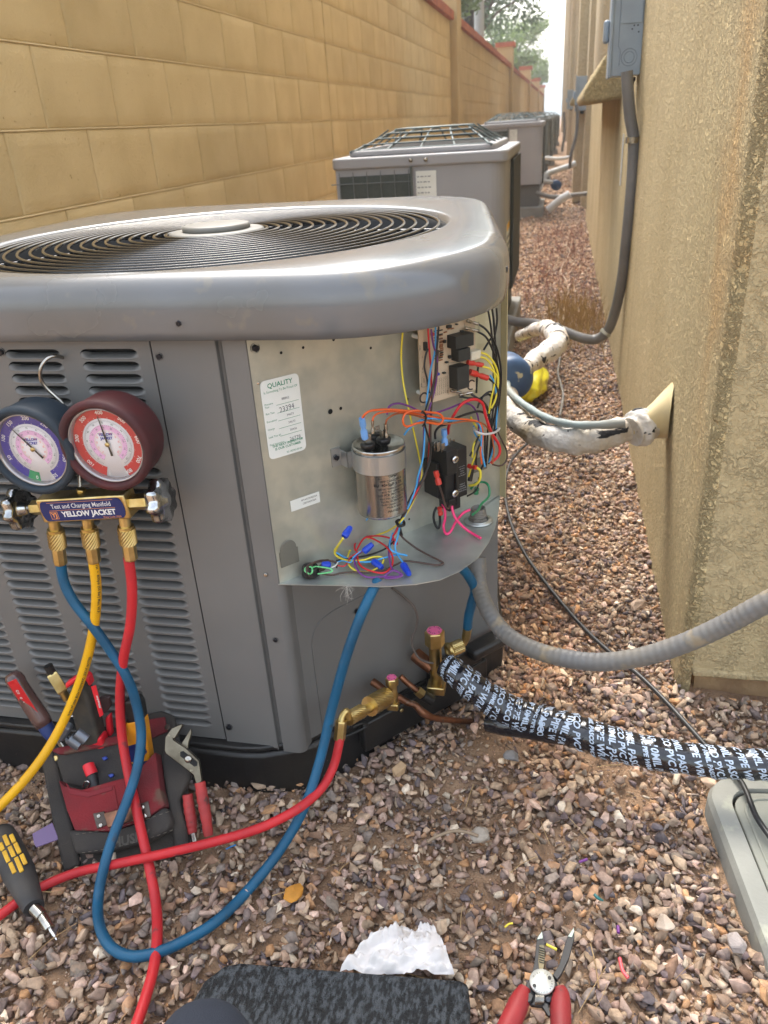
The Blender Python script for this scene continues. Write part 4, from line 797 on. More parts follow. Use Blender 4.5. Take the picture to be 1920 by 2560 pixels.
wire(U, 'blue', [c8(*q) for q in [(1280,500,.036),(1310,550,.036),(1330,650,.034),(1335,780,.032),(1325,930,.03)]]); wire(U, 'blue', [c8(*q) for q in [(1150,900,.02),(1160,960,.02),(1200,1020,.02)]]); wire(U, 'blue', [c8(*q) for q in [(1320,980,.035),(1300,1100,.035),(1270,1190,.03)]])
wire(U, 'yellow', [c5(*q) for q in [(975,262,.034),(1040,330,.036),(1035,470,.036),(960,560,.03),(850,580,.02)]], r=.0019)
wire(U, 'black', [c5(*q) for q in [(1020,440,.02),(1000,600,.02),(930,700,.02),(820,760,.03)]], r=.0013); wire(U, 'black', [c5(*q) for q in [(900,300,.02),(860,500,.02)]], r=.0035)
wire(U, 'green', [c5(*q) for q in [(880,640,.01),(960,540,.015),(1090,520,.02),(1170,560,.03),(1200,660,.035),(1180,780,.04),(1060,900,.05),(1000,1010,.06),(910,1080,.07)]], r=.0018)
sleeve(U, c5(960, 720, .008), c5(985, 620, .01), WIRE['green'], .0042, 'ground_lug')
def s5(x, y, h): return sh(1050+x/6.913, 1130+y/6.913, h)
wire(U, 'pink', [s5(390,900,.040), s5(430,1000,.034), s5(432,1150,.022), s5(405,1290,.010), s5(450,1415,.004), s5(530,1370,.006), s5(620,1200,.016), s5(740,1060,.028), s5(860,1000,.030)], r=.0020)
wire(U, 'pink', [s5(550,930,.042), s5(562,1010,.036), s5(610,1140,.026), s5(720,1270,.014), s5(860,1380,.005), s5(1050,1490,.004)], r=.0020)
wire(U, 'black', [s5(290,950,.036), s5(240,1060,.028), s5(245,1200,.014), s5(310,1320,.004), s5(345,1230,.010), s5(340,1100,.024)], r=.0019)
wire(U, 'brown', [c5(320,550,.05), c5(380,720,.05), c5(430,900,.05), c5(480,980,.05), c5(530,910,.045)], r=.0013)
# ties and wire nuts
mb = MB().tube([c8(745,785,.07), c8(770,810,.07), c8(772,850,.068), c8(760,890,.066), c8(748,900,.05)], .0014, 6); mb.tube([c8(742,790,.066), c8(762,780,.05)], .0012, 6); mb.obj('cable_tie', blackp, U)
MB().tube([c8(540,1655,.05), c8(560,1690,.06), c8(600,1680,.06), c8(590,1650,.05), c8(555,1645,.045), c8(540,1660,.05)], .0022, 6).obj('cable_tie', blackp, U)
MB().tube([c8(560,1680,.05), c8(575,1740,.05), c8(590,1765,.05)], [.0018, .0022, .0006], 6).obj('tie_tail', blackp, U)
MB().tube([c8(1150,915,.02), c8(1170,945,.045), c8(1240,965,.052), c8(1320,950,.045), c8(1355,920,.02)], .0017, 6).obj('cable_tie', mat('clear_tie', lin((206,202,200)), .35), U)
nutm = mat('wire_nut_blue', lin((26,66,190)), .35)
def nut(a, b):
    a, b = V(a), V(b); L_ = (b-a).length; mb = MB(); n = 24; prof = [(.0040, 0), (.0047, .002), (.0044, L_*.35), (.0034, L_*.9), (.0026, L_), (0, L_)]
    ax = (b-a).normalized(); u_ = ax.orthogonal().normalized(); w_ = ax.cross(u_); vs = []
    for i, (r_, h) in enumerate(prof):
        for k in range(n):
            t = 2*math.pi*k/n; q = r_*(1+(.12 if (k % 3 == 0 and i > 1) else 0)); vs.append(a+ax*h+(u_*math.cos(t)+w_*math.sin(t))*q)
    mb.add(vs, [(i*n+k, i*n+(k+1) % n, (i+1)*n+(k+1) % n, (i+1)*n+k) for i in range(len(prof)-1) for k in range(n)]); mb.obj('wire_nut', nutm, U)
nut(c3(680,310,.058), c3(742,215,.066)); nut(c3(865,450,.02), c3(950,375,.03)); nut(c3(545,575,.012), c3(468,568,.016)); nut(c3(955,540,.008), c3(1040,600,.006)); nut(c3(1235,570,.008), c3(1295,665,.006))
MB().tube([c3(505,580,.012), c3(470,600,.010), c3(440,620,.008)], [.004, .005, .003], 8).obj('wire_bundle', WIRE['brown'], U)
fz = MB(); r = random.Random(2)
for i in range(26):
    p = sh(868, 1462, .0); q = p+V((r.gauss(0, .004), -.003+r.gauss(0, .002), r.gauss(-.005, .005))); s = q+V((r.gauss(0, .004), -.002, r.gauss(-.004, .004))); fz.tube([p, q, s], .00014, 3, 4)
fz.tube([sh(872, 1462, .002), sh(872, 1462, -.01), sh(866, 1470, -.018)], [.0006, .0012, .0004], 5); fz.obj('fluff', mat('fluff', lin((200,196,188)), .9), U, kind='stuff')
# ------------------------------------------------------------------ service valves (parts of the condenser)
def c6(x, y, o=.03): return PL(600+x/2.37, 1400+y/2.37, o)
pinkcap = mat('pink_cap', lin((240,110,160)), .5)
def knurl(mb, a, b, r, n=36, m=9, d=.0007):
    a, b = V(a), V(b); ax = (b-a).normalized(); u_ = ax.orthogonal().normalized(); w_ = ax.cross(u_); vs = []
    for i in range(m+1):
        for k in range(n): t = 2*math.pi*k/n; q = r-(d if (i+k) % 2 else 0); vs.append(a.lerp(b, i/m)+(u_*math.cos(t)+w_*math.sin(t))*q)
    mb.add(vs, [(i*n+k, i*n+(k+1) % n, (i+1)*n+(k+1) % n, (i+1)*n+k) for i in range(m) for k in range(n)]+[tuple(range(n)), tuple(range(m*n, m*n+n))]); return mb
def hexrod(mb, a, b, r, n=6): 
    a, b = V(a), V(b); return mb.lathe([(0, 0), (r*.93, 0), (r, (b-a).length*.08), (r, (b-a).length*.92), (r*.93, (b-a).length), (0, (b-a).length)], a, b-a, n, False)
def capnut(par, p, r, h):
    k = MB().lathe([(r*.92, 0), (r, .0012), (r, h-.0015), (r*.9, h), (0, h)], p, (0, 0, 1), 6, False).obj('valve_cap', brass, par)
    d = MB().lathe([(r*.74, h+.0002), (r*.74, h+.0008), (0, h+.0009)], p, (0, 0, 1), 20, False).obj('cap_sticker', pinkcap, k)
    mb = MB()
    for j, s in enumerate(['R-410A', 'R-410A']):
        for i, ch in enumerate(s):
            a = math.radians(150-i*24+180*j); M = Matrix.Translation(p+V((math.cos(a)*r*.55, math.sin(a)*r*.55, h+.0011))) @ Matrix.Rotation(a-math.pi/2, 4, 'Z'); put_text(mb, ch, M, r*.26, bold=.0001)
    mb.obj('lettering', ink, k)
VO = .030
vb = c6(905, 800, VO); 
LV = MB().lathe([(0, -.016), (.0075, -.015), (.0075, -.004), (.0088, .0), (.0075, .006), (.007, .020)], vb, (0, 0, 1), 14).obj('liquid_valve', brass, U)
LVt = vb+V((0, 0, .018)); capnut(LV, LVt, .0098, .015)
MB().tube([c6(786, 722, .0), c6(825, 748, .012), c6(872, 792, VO)], .0062, 12).obj('valve_stub', copper, LV)
MB().box((-.009, -.009, -.024), (.009, .009, -.012), Matrix.Translation(vb)).obj('valve_foot', brass, LV, bevel=.002)
k1a, k1b = c6(866, 812, VO+.006), c6(768, 868, VO+.020); mb = knurl(MB(), k1a, k1b, .0150); mb.obj('knurled_coupler', brass, LV)
k2a, k2b = c6(778, 870, VO+.020), c6(715, 900, VO+.026); MB().tube([k2a, k2b], .0070, 14, crv=False).obj('coupler_neck', brass, LV)
k3a, k3b = c6(722, 895, VO+.026), c6(640, 942, VO+.034); knurl(MB(), k3a, k3b, .0104).obj('knurled_coupler', brass, LV)
LINE = [c6(930, 808, VO), c6(985, 840, VO+.008), c6(1040, 862, VO+.016), c6(1085, 905, VO+.026), c6(1150, 935, VO+.03), c6(1260, 950, VO+.03), c6(1400, 960, VO+.024), c6(1500, 962, VO+.018)]
tag(MB().tube(LINE, [.0056, .0054, .0052, .0066, .0052, .0049, .0048, .0048], 12).obj('liquid_line', copper), 'bare copper liquid line bending from the brass valve into the black wrap', 'pipe')
sv = c6(1160, 640, VO+.004)
SV = MB().lathe([(0, -.032), (.0092, -.032), (.0092, -.010), (.0105, -.004), (.0105, .012), (.0098, .018), (.0098, .048)], sv, (0, 0, 1), 18).obj('suction_valve', brass, U)
capnut(SV, sv+V((0, 0, .044)), .0152, .026)
MB().box((-.014, -.012, -.045), (.014, .012, -.030), Matrix.Translation(sv)).obj('valve_foot', brass, SV, bevel=.002)
MB().tube([c6(1040, 560, .0), c6(1075, 590, .012), c6(1140, 640, VO)], [.0115, .0115, .0105], 18, crv=False).obj('valve_stub', copper, SV)
MB().lathe([(.009, 0), (.014, .002), (.014, .006), (.009, .008)], c6(1228, 545, VO), c6(1325, 500, VO+.004)-c6(1228, 545, VO), 18).obj('port_nut', brass, SV)
knurl(MB(), c6(1255, 530, VO), c6(1316, 505, VO+.004), .0112).obj('knurled_coupler', brass, SV)
MB().tube([c6(1310, 508, VO+.004), c6(1330, 492, VO+.006), c6(1340, 465, VO+.008)], .0048, 10).obj('elbow', brass, SV)
hexrod(MB(), c6(1338, 470, VO+.008), c6(1350, 395, VO+.010), .0072).obj('hose_ferrule', brass, SV)
MB().tube([c6(950, 690, .01), c6(1000, 735, .02), c6(1052, 775, .03)], .0048, 10).obj('small_copper_stub', copper, U)
hexrod(MB(), c6(1050, 772, .03), c6(1082, 800, .036), .0085).obj('stub_nut', brass, U); MB().tube([c6(1080, 798, .036), c6(1135, 830, .042)], .0085, 12).obj('rubber_plug', blackp, U)
bolt(c6(953, 887, .0105), TN, .0034, brass, name='bracket_bolt'); bolt(c6(1192, 746, .0125), TN, .0034, brass, name='bracket_bolt')
MB().tube([c6(*q) for q in [(900,165,-.011),(950,200,-.008),(1000,245,-.004),(1035,285,.002),(1052,350,.004),(1040,410,.004),(1020,460,.006),(1025,520,.010),(1060,580,.02),(1110,605,.035),(1145,612,.04)]], .0018, 8).obj('sensor_wire', mat('sensor_wire', lin((92,82,76)), .5), U)
# ------------------------------------------------------------------ black taped line set
tape = mat('black_pipe_tape', (.008,.008,.012), .16, bump=.22, bs=70, bd=3, bdist=.004, spec=.8)
LS = [c6(1185, 600, VO+.030)]
LSp = [(1112,1662,.955,.0160),(1150,1690,.940,.0180),(1200,1730,.930,.0190),(1250,1764,.925,.0190),(1300,1787,.92,.0190),(1345,1800,.915,.0185),(1400,1815,.905,.0190),(1460,1836,.895,.0200),(1540,1862,.885,.0210),(1640,1884,.875,.0200),(1760,1902,.870,.0195),(1860,1910,.868,.0185),(1960,1914,.868,.0185),(2060,1916,.87,.0185)]
cen = [P(u, v, y=y) for u, v, y, r in LSp]; rad = [r*(1.14 if i < 3 else 1.20 if i < 8 else 1.10) for i, (*_, r) in enumerate(LSp)]
LT = thing('taped_line_set', cen[0], 'thick black taped pipe printed with white lettering, running right from the brass valves', 'pipe')
r = random.Random(9)
cp, cr2 = catmull(cen, rad, 8); cr2 = [q*(1+.05*math.sin(i*1.7)+.03*math.sin(i*.63)) for i, q in enumerate(cr2)]
LSB = MB().tube(cp, cr2, 28, crv=False).obj('tape_wrap', tape, LT)
MB().tube([P(u, v, y=y) for u, v, y in [(1222,1806,.93),(1262,1812,.92),(1310,1816,.915),(1370,1830,.905),(1440,1845,.898)]], [.0150,.0165,.0175,.016,.013], 20).obj('tape_branch', tape, LT)
fr = frames(cp); LL = [0]
for a, b in zip(cp, cp[1:]): LL.append(LL[-1]+(b-a).length)
def tubemap(s, th, lift=.0004):
    s = max(0, min(LL[-1]-1e-4, s)); j = 0
    while LL[j+1] < s: j += 1
    t = (s-LL[j])/(LL[j+1]-LL[j]); c = cp[j].lerp(cp[j+1], t); a = fr[j][0].lerp(fr[j+1][0], t); b = fr[j][1].lerp(fr[j+1][1], t); q = cr2[j]*(1-t)+cr2[j+1]*t+lift
    return c+(a*math.cos(th)+b*math.sin(th))*q
mb = MB(); words = ['PASCO PVC PIPE WRAP 10MIL ', 'PIPE WRAP 10MIL PASCO PVC ', '10MIL PASCO PVC PIPE WRAP ', 'WRAP 10MIL PASCO PVC PIPE ']
s_ = .008; li = 0; blk = MB()
# find front-facing angle
c0 = cp[len(cp)//2]; f0 = fr[len(cp)//2]; cv = (V((0, 0, H))-c0).normalized(); thf = math.atan2(cv.dot(f0[1]), cv.dot(f0[0]))
f1 = cv.cross(cp[len(cp)//2+1]-c0)   # sign helper
up = V((0, 0, 1)); sgn = 1 if (f0[0]*math.cos(thf+.5)+f0[1]*math.sin(thf+.5)).dot(up) < (f0[0]*math.cos(thf)+f0[1]*math.sin(thf)).dot(up) else -1
while s_ < LL[-1]-.01:
    sz_ = .0136 if li % 5 else .0085; vs, fs = text(words[li % 4]*1, sz_, bold=.0004, sx=.86); rr_ = .0212; sl_ = (.16 if s_ < .14 else -.12 if s_ < .22 else .30)
    sh_ = r.uniform(-.012, .012); out = []
    flip = 1
    for v in vs:
        th = thf+sgn*((v.x+sh_)/rr_)*flip; out.append(tubemap(s_+v.y*flip+(v.x*sl_), th))
    # split off letters that run past half a turn
    ok = [i for i, v in enumerate(vs) if abs(v.x+sh_) < rr_*3.0]; oks = set(ok); fs2 = [f for f in fs if all(i in oks for i in f)]
    mb.add(out, fs2); li += 1; s_ += .0160 if sz_ > .01 else .0130
    if li in (9, 11, 17): MB().add([tubemap(s_-.004+d+t*.0, thf+sgn*(t-.2), .0003) for d, t in [(0, 0), (.006, 0), (.006, .5), (.006, 1), (0, 1), (0, .5)]], [(0, 1, 2, 5), (5, 2, 3, 4)]).obj('label_patch', whiteink, LT)
mb.obj('lettering', whiteink, LT)
# ------------------------------------------------------------------ hoses
def ground_p(u, v, h): return P(u, v, z=h)
PYP = V((0, .648, .0)); PYN = V((0, -.592, .806))          # sloping plane of the pouch
def pp(u, v, o=0): return PN(u, v, PYP+PYN*o, PYN)
def G(u, v, y, h=.016):
    p = P(u, v, y=y); return p if p.z > h else P(u, v, z=h)
BH = thing('blue_hose', P(147, 1410, y=.775), 'blue hose looping from the gauge port down to the gravel and up behind the shelf', 'hose')
blue_pts = [P(150, 1400, y=.775), P(160, 1455, y=.772), P(185, 1505, y=.768), P(228, 1560, y=.765), P(275, 1625, y=.765), P(318, 1695, y=.762), P(342, 1765, y=.758), P(353, 1840, y=.745), pp(343, 1920, .052), pp(318, 2000, .050), pp(285, 2085, .050), pp(262, 2160, .052), G(246, 2240, .628), G(248, 2310, .60), G(275, 2365, .575), G(325, 2390, .562), G(390, 2382, .565), G(465, 2350, .583), G(545, 2300, .610), G(625, 2220, .645), G(700, 2125, .685), G(760, 2020, .725), G(800, 1900, .765), P(828, 1780, y=.79), P(860, 1660, y=.80), P(890, 1570, y=.81), P(920, 1500, y=.825), P(945, 1450, y=.85)]
mbh = MB().tube(blue_pts, .0068, 14, 8); mbh.obj('hose_tube', blueh, BH)
MB().tube([pm(.16, .345, .04), pm(.24, .33, .06), c6(1385, 150, .055), c6(1372, 260, .05), c6(1355, 330, .045), c6(1348, 400, .040)], .0072, 14).obj('hose_tail', blueh, BH)
RH = thing('red_hose', P(321, 1399, y=.775), 'red hose crossing over the tool pouch and rising to the lower brass valve', 'hose')
MB().tube([P(321, 1392, y=.775), P(330, 1470, y=.772), P(326, 1560, y=.768), P(308, 1650, y=.765), P(300, 1740, y=.762), P(304, 1830, y=.752), pp(318, 1920, .034), pp(338, 2010, .035), pp(356, 2090, .036), G(374, 2170, .63), G(390, 2260, .608), G(393, 2340, .575), G(384, 2420, .54), G(362, 2500, .50), G(335, 2580, .46)], .0066, 14, 8).obj('hose_tube', redh, RH)
MB().tube([G(-60, 2325, .57), G(0, 2288, .585), G(90, 2225, .608), G(190, 2182, .62), pp(300, 2158, .046), pp(420, 2132, .048), G(540, 2103, .665), G(650, 2070, .68), G(740, 2025, .71), G(800, 1975, .745), G(832, 1920, .775), G(846, 1868, .79), P(851, 1835, y=.80)], .0063, 14, 8).obj('hose_tail', redh, RH)
hexrod(MB(), P(848, 1850, y=.797), P(854, 1800, y=.805), .0082).obj('ferrule', brass, RH)
MB().tube([P(853, 1803, y=.804), P(856, 1790, y=.808), P(866, 1778, y=.815), k3b], .005, 10).obj('elbow', brass, RH)
YH = thing('yellow_hose', P(233, 1405, y=.775), 'yellow charging hose from the middle port sweeping out of the left edge', 'hose')
yel_pts = [P(233, 1398, y=.775), P(241, 1470, y=.772), P(237, 1550, y=.768), P(222, 1630, y=.765), P(196, 1715, y=.76), P(160, 1800, y=.745), G(118, 1875, .72), G(66, 1945, .69), G(5, 2010, .665), G(-60, 2070, .64)]
MB().tube(yel_pts, .0066, 14, 8).obj('hose_tube', yelh, YH)
def hosetext(par, pts, s, size, start, side, r_):
    q, _ = catmull([V(p) for p in pts], [0]*len(pts), 8); L_ = [0]
    for a, b in zip(q, q[1:]): L_.append(L_[-1]+(b-a).length)
    vs, fs = text(s, size, align='LEFT', bold=.00015, spacing=1.1); out = []
    for v in vs:
        d = start+v.x; j = 0
        while j < len(L_)-2 and L_[j+1] < d: j += 1
        t = (d-L_[j])/(L_[j+1]-L_[j]); c = q[j].lerp(q[j+1], t); T_ = (q[j+1]-q[j]).normalized(); n_ = (V((0, 0, H))-c); n_ = (n_-T_*n_.dot(T_)).normalized(); b_ = T_.cross(n_)
        a = v.y/r_+side; out.append(c+(n_*math.cos(a)-b_*math.sin(a))*(r_+.0003))
    MB().add(out, fs).obj('lettering', mat('faded_ink', (.05,.04,.02), .7), par)
hosetext(YH, yel_pts, 'rst  \u2022  800psi (55 Bar) Max. W.P.', .0048, .006, .5, .0066); hosetext(YH, yel_pts, 'YELLOW JACKET CHARGING HOSE 4000 psi Burst', .0045, .150, .45, .0066)
def nipple(par, u, v0, v1, v2, v3, y=.775):
    a, b, c, d = [P(u+(k*.16), k2, y=y) for k, k2 in ((0, v0), (v1-v0, v1), (v2-v0, v2), (v3-v0, v3))]
    MB().tube([a, b], .0072, 14, crv=False).obj('port', brass, par)
    mb = MB().tube([b, b.lerp(c, .16)], .0098, 20, crv=False); knurl(mb, b.lerp(c, .14), c, .0112, 34, 9, .0008); mb.tube([c, c.lerp(d, .06)], .0085, 16, crv=False); mb.obj('knurled_nut', brass, par); hexrod(MB(), c, d, .0088, 8).obj('ferrule', brass, par)
nipple(BH, 134, 1298, 1322, 1367, 1409); nipple(YH, 218, 1294, 1318, 1364, 1404); nipple(RH, 310, 1288, 1314, 1358, 1398)
# ------------------------------------------------------------------ manifold gauge set
MG = thing('manifold_gauge_set', P(206, 1275, y=.775), 'brass manifold with a blue and a red rubber booted gauge hooked on the louvres', 'gauge set')
a6 = math.radians(5.5); EX = V((math.cos(a6), 0, math.sin(a6))); EZ = V((-math.sin(a6), -.04, math.cos(a6))).normalized(); EY = EX.cross(EZ)   # EY points to viewer (-y)
GM = Matrix((EX, EZ, EY)).transposed().to_4x4(); GM.translation = P(206, 1274, y=.762)
MB().box((-.0615, -.0165, -.026), (.0615, .0165, 0), GM).obj('manifold_body', brass, MG, bevel=.0025)
lb = mat('navy_label', lin((12,32,92)), .45, coat=.0)
pl_ = [(-.052, -.0135), (.052, -.0135)]+[(.052+.006*math.sin(a), -.0135*math.cos(a)) for a in np.linspace(.3, 2.8, 7)]+[(.052, .0135), (-.052, .0135)]+[(-.052-.006*math.sin(a), .0135*math.cos(a)) for a in np.linspace(.3, 2.8, 7)]
LBL = MB().prism(pl_, GM @ Matrix.Translation((0, 0, .0002)), .0005).obj('manifold_label', lb, MG)
mb = MB(); ML = GM @ Matrix.Translation((0, 0, .0009)); mb2 = MB()
T(mb, 'Test and Charging Manifold', 0, .0062, .0085, ML, bold=.00006, sx=.88); T(mb, 'YELLOW JACKET', .0075, -.0050, .0100, ML, bold=.0004, sx=.98); mb.obj('lettering', white, LBL)
for y in (.0115, .0008): mb2.box((-.046, y, 0), (.046, y+.0004, .0001), ML)
fx = [(-.046, -.0105), (-.036, -.0105), (-.036, -.0008), (-.046, -.0008)]
for (x0, y0), (x1, y1) in zip(fx, fx[1:]+fx[:1]): mb2.box((min(x0, x1)-.0003, min(y0, y1)-.0003, 0), (max(x0, x1)+.0003, max(y0, y1)+.0003, .0001), ML)
T(mb2, 'YJ', -.041, -.0055, .0085, ML, bold=.0003); T(mb2, 'Date Code 2024', .038, -.0116, .0036, ML); mb2.obj('emblem', mat('gold_ink', lin((230,150,80)), .5), LBL)
hexrod(MB(), GM @ V((.0585, .0, -.013)), GM @ V((.084, .0, -.013)), .0100).obj('bonnet', brass, MG); hexrod(MB(), GM @ V((-.0585, 0, -.013)), GM @ V((-.080, 0, -.013)), .0095).obj('bonnet', brass, MG)
def knob(cx, s):
    mb = MB(); n = 48; vs = []; ax = EX*s; c = GM @ V((cx, 0, -.013)); ey = EZ; ez = EY
    prof = [(0, .012), (.006, .012), (.010, .008), (.022, .009), (.0255, .006), (.0265, 0), (.0250, -.006), (.018, -.004), (.010, -.004), (.008, -.012), (0, -.012)]
    for r_, h in prof:
        for k in range(n): t = 2*math.pi*k/n; q = r_*(1+(.10*math.cos(8*t) if r_ > .015 else 0)); vs.append(c+ax*h+(ey*math.cos(t)+ez*math.sin(t))*q)
    mb.add(vs, [(i*n+k, i*n+(k+1) % n, (i+1)*n+(k+1) % n, (i+1)*n+k) for i in range(len(prof)-1) for k in range(n)], True); K = mb.obj('handwheel', mat('wheel_chrome', lin((200,202,204)), .18, 1, col2=lin((120,122,124)), ns=60, bump=.06, bs=200), MG)
knob(.100, 1); knob(-.098, -1); MB().tube([GM @ V((-.080, 0, -.013)), GM @ V((-.092, 0, -.013))], .0045, 10, crv=False).obj('stem', steel, MG); MB().tube([GM @ V((.080, 0, -.013)), GM @ V((.096, 0, -.013))], .0045, 10, crv=False).obj('stem', steel, MG)
hexrod(MB(), P(205, 1252, y=.78), P(203, 1222, y=.78), .0062).obj('hook_nut', brass, MG)
hexrod(MB(), P(205, 1256, y=.78), P(204, 1240, y=.78), .0095, 12).obj('hook_base', brass, MG)
MB().tube([P(u, v, y=y) for u, v, y in [(203,1235,.785),(190,1120,.80),(168,1040,.80),(157,1010,.80),(140,992,.80),(118,972,.798),(103,950,.796),(101,925,.796),(110,905,.80),(125,893,.806),(143,890,.814),(160,895,.828)]], .0023, 10).obj('hanging_hook', steel, MG)
def gauge(cu, cv, hi, boot, ring1, nums, needle, y=.752):
    c = P(cu, cv, y=y); ex_ = V((math.cos(.05), 0, math.sin(.05))); ez_ = V((-math.sin(.05), -.05, math.cos(.05))).normalized(); M = Matrix((ex_, ez_, ex_.cross(ez_))).transposed().to_4x4(); M.translation = c
    G = MB().lathe([(.0, -.050), (.040, -.050), (.050, -.046), (.0535, -.038), (.0550, -.010), (.0565, -.002), (.0560, .003), (.0530, .005), (.0490, .005), (.0475, .003), (.0465, -.002), (.0460, -.010)], n=64).mesh('gauge_boot')
    G = link('gauge_boot', G, boot, MG, M)
    def disc(name, r0, r1, z, m, a0=0, a1=360):
        mb = MB(); n = 72; k0 = []; 
        for k in range(n+1): t = math.radians(a0+(a1-a0)*k/n); k0.append((math.sin(t), math.cos(t)))
        vs = [(s*r0, q*r0, z) for s, q in k0]+[(s*r1, q*r1, z) for s, q in k0]; mb.add([M @ V(v) for v in vs], [(i, i+1, n+1+i+1, n+1+i) for i in range(n)]); return mb.obj(name, m, DI)
    DI = MB().lathe([(0, -.0075), (.0440, -.0075), (.0440, -.012), (0, -.012)], n=48).mesh('dial'); DI = link('dial', DI, mat('dial_white', lin((226,224,228)), .5), G, M)
    cm = mat(ring1[0], lin(ring1[1]), .45)
    disc('scale_band', .0315, .0437, -.0073, cm, -160, 160); disc('scale_band', .0175, .0235, -.0073, mat('dial_pink', lin((222,176,212)), .5), -150, 150)
    if hi: pass
    else: disc('scale_band', .0315, .0437, -.0072, mat('dial_green', lin((30,140,90)), .5), -172, -150)
    tk = MB(); tw = MB(); tr = MB()
    for k in range(101):
        t = math.radians(-150+300*k/100); L_ = .003 if k % 5 == 0 else .0016; R_ = Matrix.Rotation(-t, 4, 'Z'); tw.box((-.00012, .0305, 0), (.00012, .0305+L_, .0001), M @ R_ @ Matrix.Translation((0, 0, -.0070)))
        tk.box((-.0001, .0285-L_*.4, 0), (.0001, .0295, .0001), M @ R_ @ Matrix.Translation((0, 0, -.0070))); 
        if k % 2 == 0: tk.box((-.0001, .0222, 0), (.0001, .0235, .0001), M @ R_ @ Matrix.Translation((0, 0, -.0070))); tr.box((-.0001, .0155, 0), (.0001, .0172, .0001), M @ R_ @ Matrix.Translation((0, 0, -.0070)))
    for s, d in nums:
        t = math.radians(d); put_text(tw, s, M @ Matrix.Rotation(-t, 4, 'Z') @ Matrix.Translation((0, .0385, -.0069)), .0066, bold=.00008)
    for k in range(11):
        t = math.radians(-135+27*k); R_ = M @ Matrix.Rotation(-t, 4, 'Z'); put_text(tk, str(10+12*k), R_ @ Matrix.Translation((0, .0262, -.0069)), .0030); put_text(tk, str(20+10*k), R_ @ Matrix.Translation((0, .0203, -.0069)), .0028); put_text(tr, str(10*k+5), R_ @ Matrix.Translation((0, .0140, -.0069)), .0028)
    tk.obj('tick_mark', mat('dial_ink', (.04,.12,.08), .6), DI); tw.obj('tick_mark', white, DI); tr.obj('tick_mark', mat('orange_ink', lin((236,80,50)), .6), DI)
    bl = MB(); put_text(bl, 'YELLOW\nJACKET', M @ Matrix.Translation((.0, .0092, -.0069)), .0046, bold=.0002); bl.obj('lettering', mat('blue_ink', lin((40,50,150)), .6), DI)
    t = math.radians(needle); R_ = M @ Matrix.Rotation(-t, 4, 'Z') @ Matrix.Translation((0, 0, -.0058))
    MB().add([R_ @ V(v) for v in [(-.0014, 0, 0), (.0014, 0, 0), (.0005, .035, 0), (-.0005, .035, 0), (-.0011, -.004, 0), (.0011, -.004, 0), (.0016, -.015, 0), (-.0016, -.015, 0)]], [(0, 1, 2, 3), (4, 5, 1, 0), (7, 6, 5, 4)]).obj('needle', ink, DI)
    MB().lathe([(0, .002), (.0026, .002), (.0028, .0), (0, 0)], R_ @ V((0, 0, .0005)), R_.to_3x3() @ V((0, 0, 1)), 16).obj('needle_hub', brass, DI)
    MB().add([], [])
    rg = MB().lathe([(.0430, -.0085), (.0433, -.004), (.0440, -.0010), (.0458, .0002), (.0468, -.003)], n=64).mesh('bezel'); link('bezel', rg, mat('clear_bezel', lin((170,165,165)), .12, .6), G, M)
    gl = MB().lathe([(0, -.0028), (.0433, -.0034)], n=48).mesh('glass'); link('glass', gl, GLASS, G, M)
def glassm():
    m = bpy.data.materials.new('gauge_glass'); m.use_nodes = True; N = m.node_tree.nodes; L = m.node_tree.links; N.remove(N['Principled BSDF'])
    t = N.new('ShaderNodeBsdfTransparent'); g = N.new('ShaderNodeBsdfGlossy'); g.inputs['Roughness'].default_value = .04; mx = N.new('ShaderNodeMixShader'); mx.inputs[0].default_value = .07
    L.new(t.outputs[0], mx.inputs[1]); L.new(g.outputs[0], mx.inputs[2]); L.new(mx.outputs[0], N['Material Output'].inputs[0]); return m
GLASS = glassm()
gauge(76, 1128, False, rubber('blue_boot', (30,44,56), (44,52,60), .65), ('dial_blue', (40,40,140)), [('0', -166), ('50', -106), ('100', -68), ('150', -32), ('200', 4), ('250', 40), ('350', 110), ('500', 158)], -36)
gauge(263, 1116, True, rubber('red_boot', (78,28,30), (62,34,36), .65), ('dial_red', (184,44,46)), [('0', -166), ('100', -128), ('200', -78), ('300', -36), ('400', 0), ('500', 42), ('600', 84), ('700', 122), ('800', 156)], -4)
# ------------------------------------------------------------------ conduits and cable
CD = thing('grey_conduit', P(1190, 1440, y=.98), 'thick grey flexible conduit sagging from under the steel shelf to the right edge', 'conduit')
cpts = [P(1192, 1425, y=1.02), P(1200, 1475, y=1.0), P(1222, 1530, y=.97), P(1265, 1585, y=.94), P(1330, 1622, y=.91), P(1410, 1645, y=.885), P(1500, 1655, y=.865), P(1600, 1643, y=.85), P(1700, 1612, y=.84), P(1800, 1568, y=.83), P(1880, 1525, y=.82), P(1990, 1465, y=.81)]
cq, cw_ = catmull(cpts, [.0120]*len(cpts), 26); MB().tube(cq, [q*(1.035 if i % 5 in (0, 1) else 1.0) for i, q in enumerate(cw_)], 20, crv=False).obj('conduit_jacket', conduitm, CD)
MB().tube([P(1190, 1395, y=1.03), P(1192, 1432, y=1.02)], .015, 16, crv=False).obj('conduit_nut', conduitm, CD)
blackc = mat('black_cable', (.02,.02,.022), .4, col2=(.04,.04,.04), ns=30)
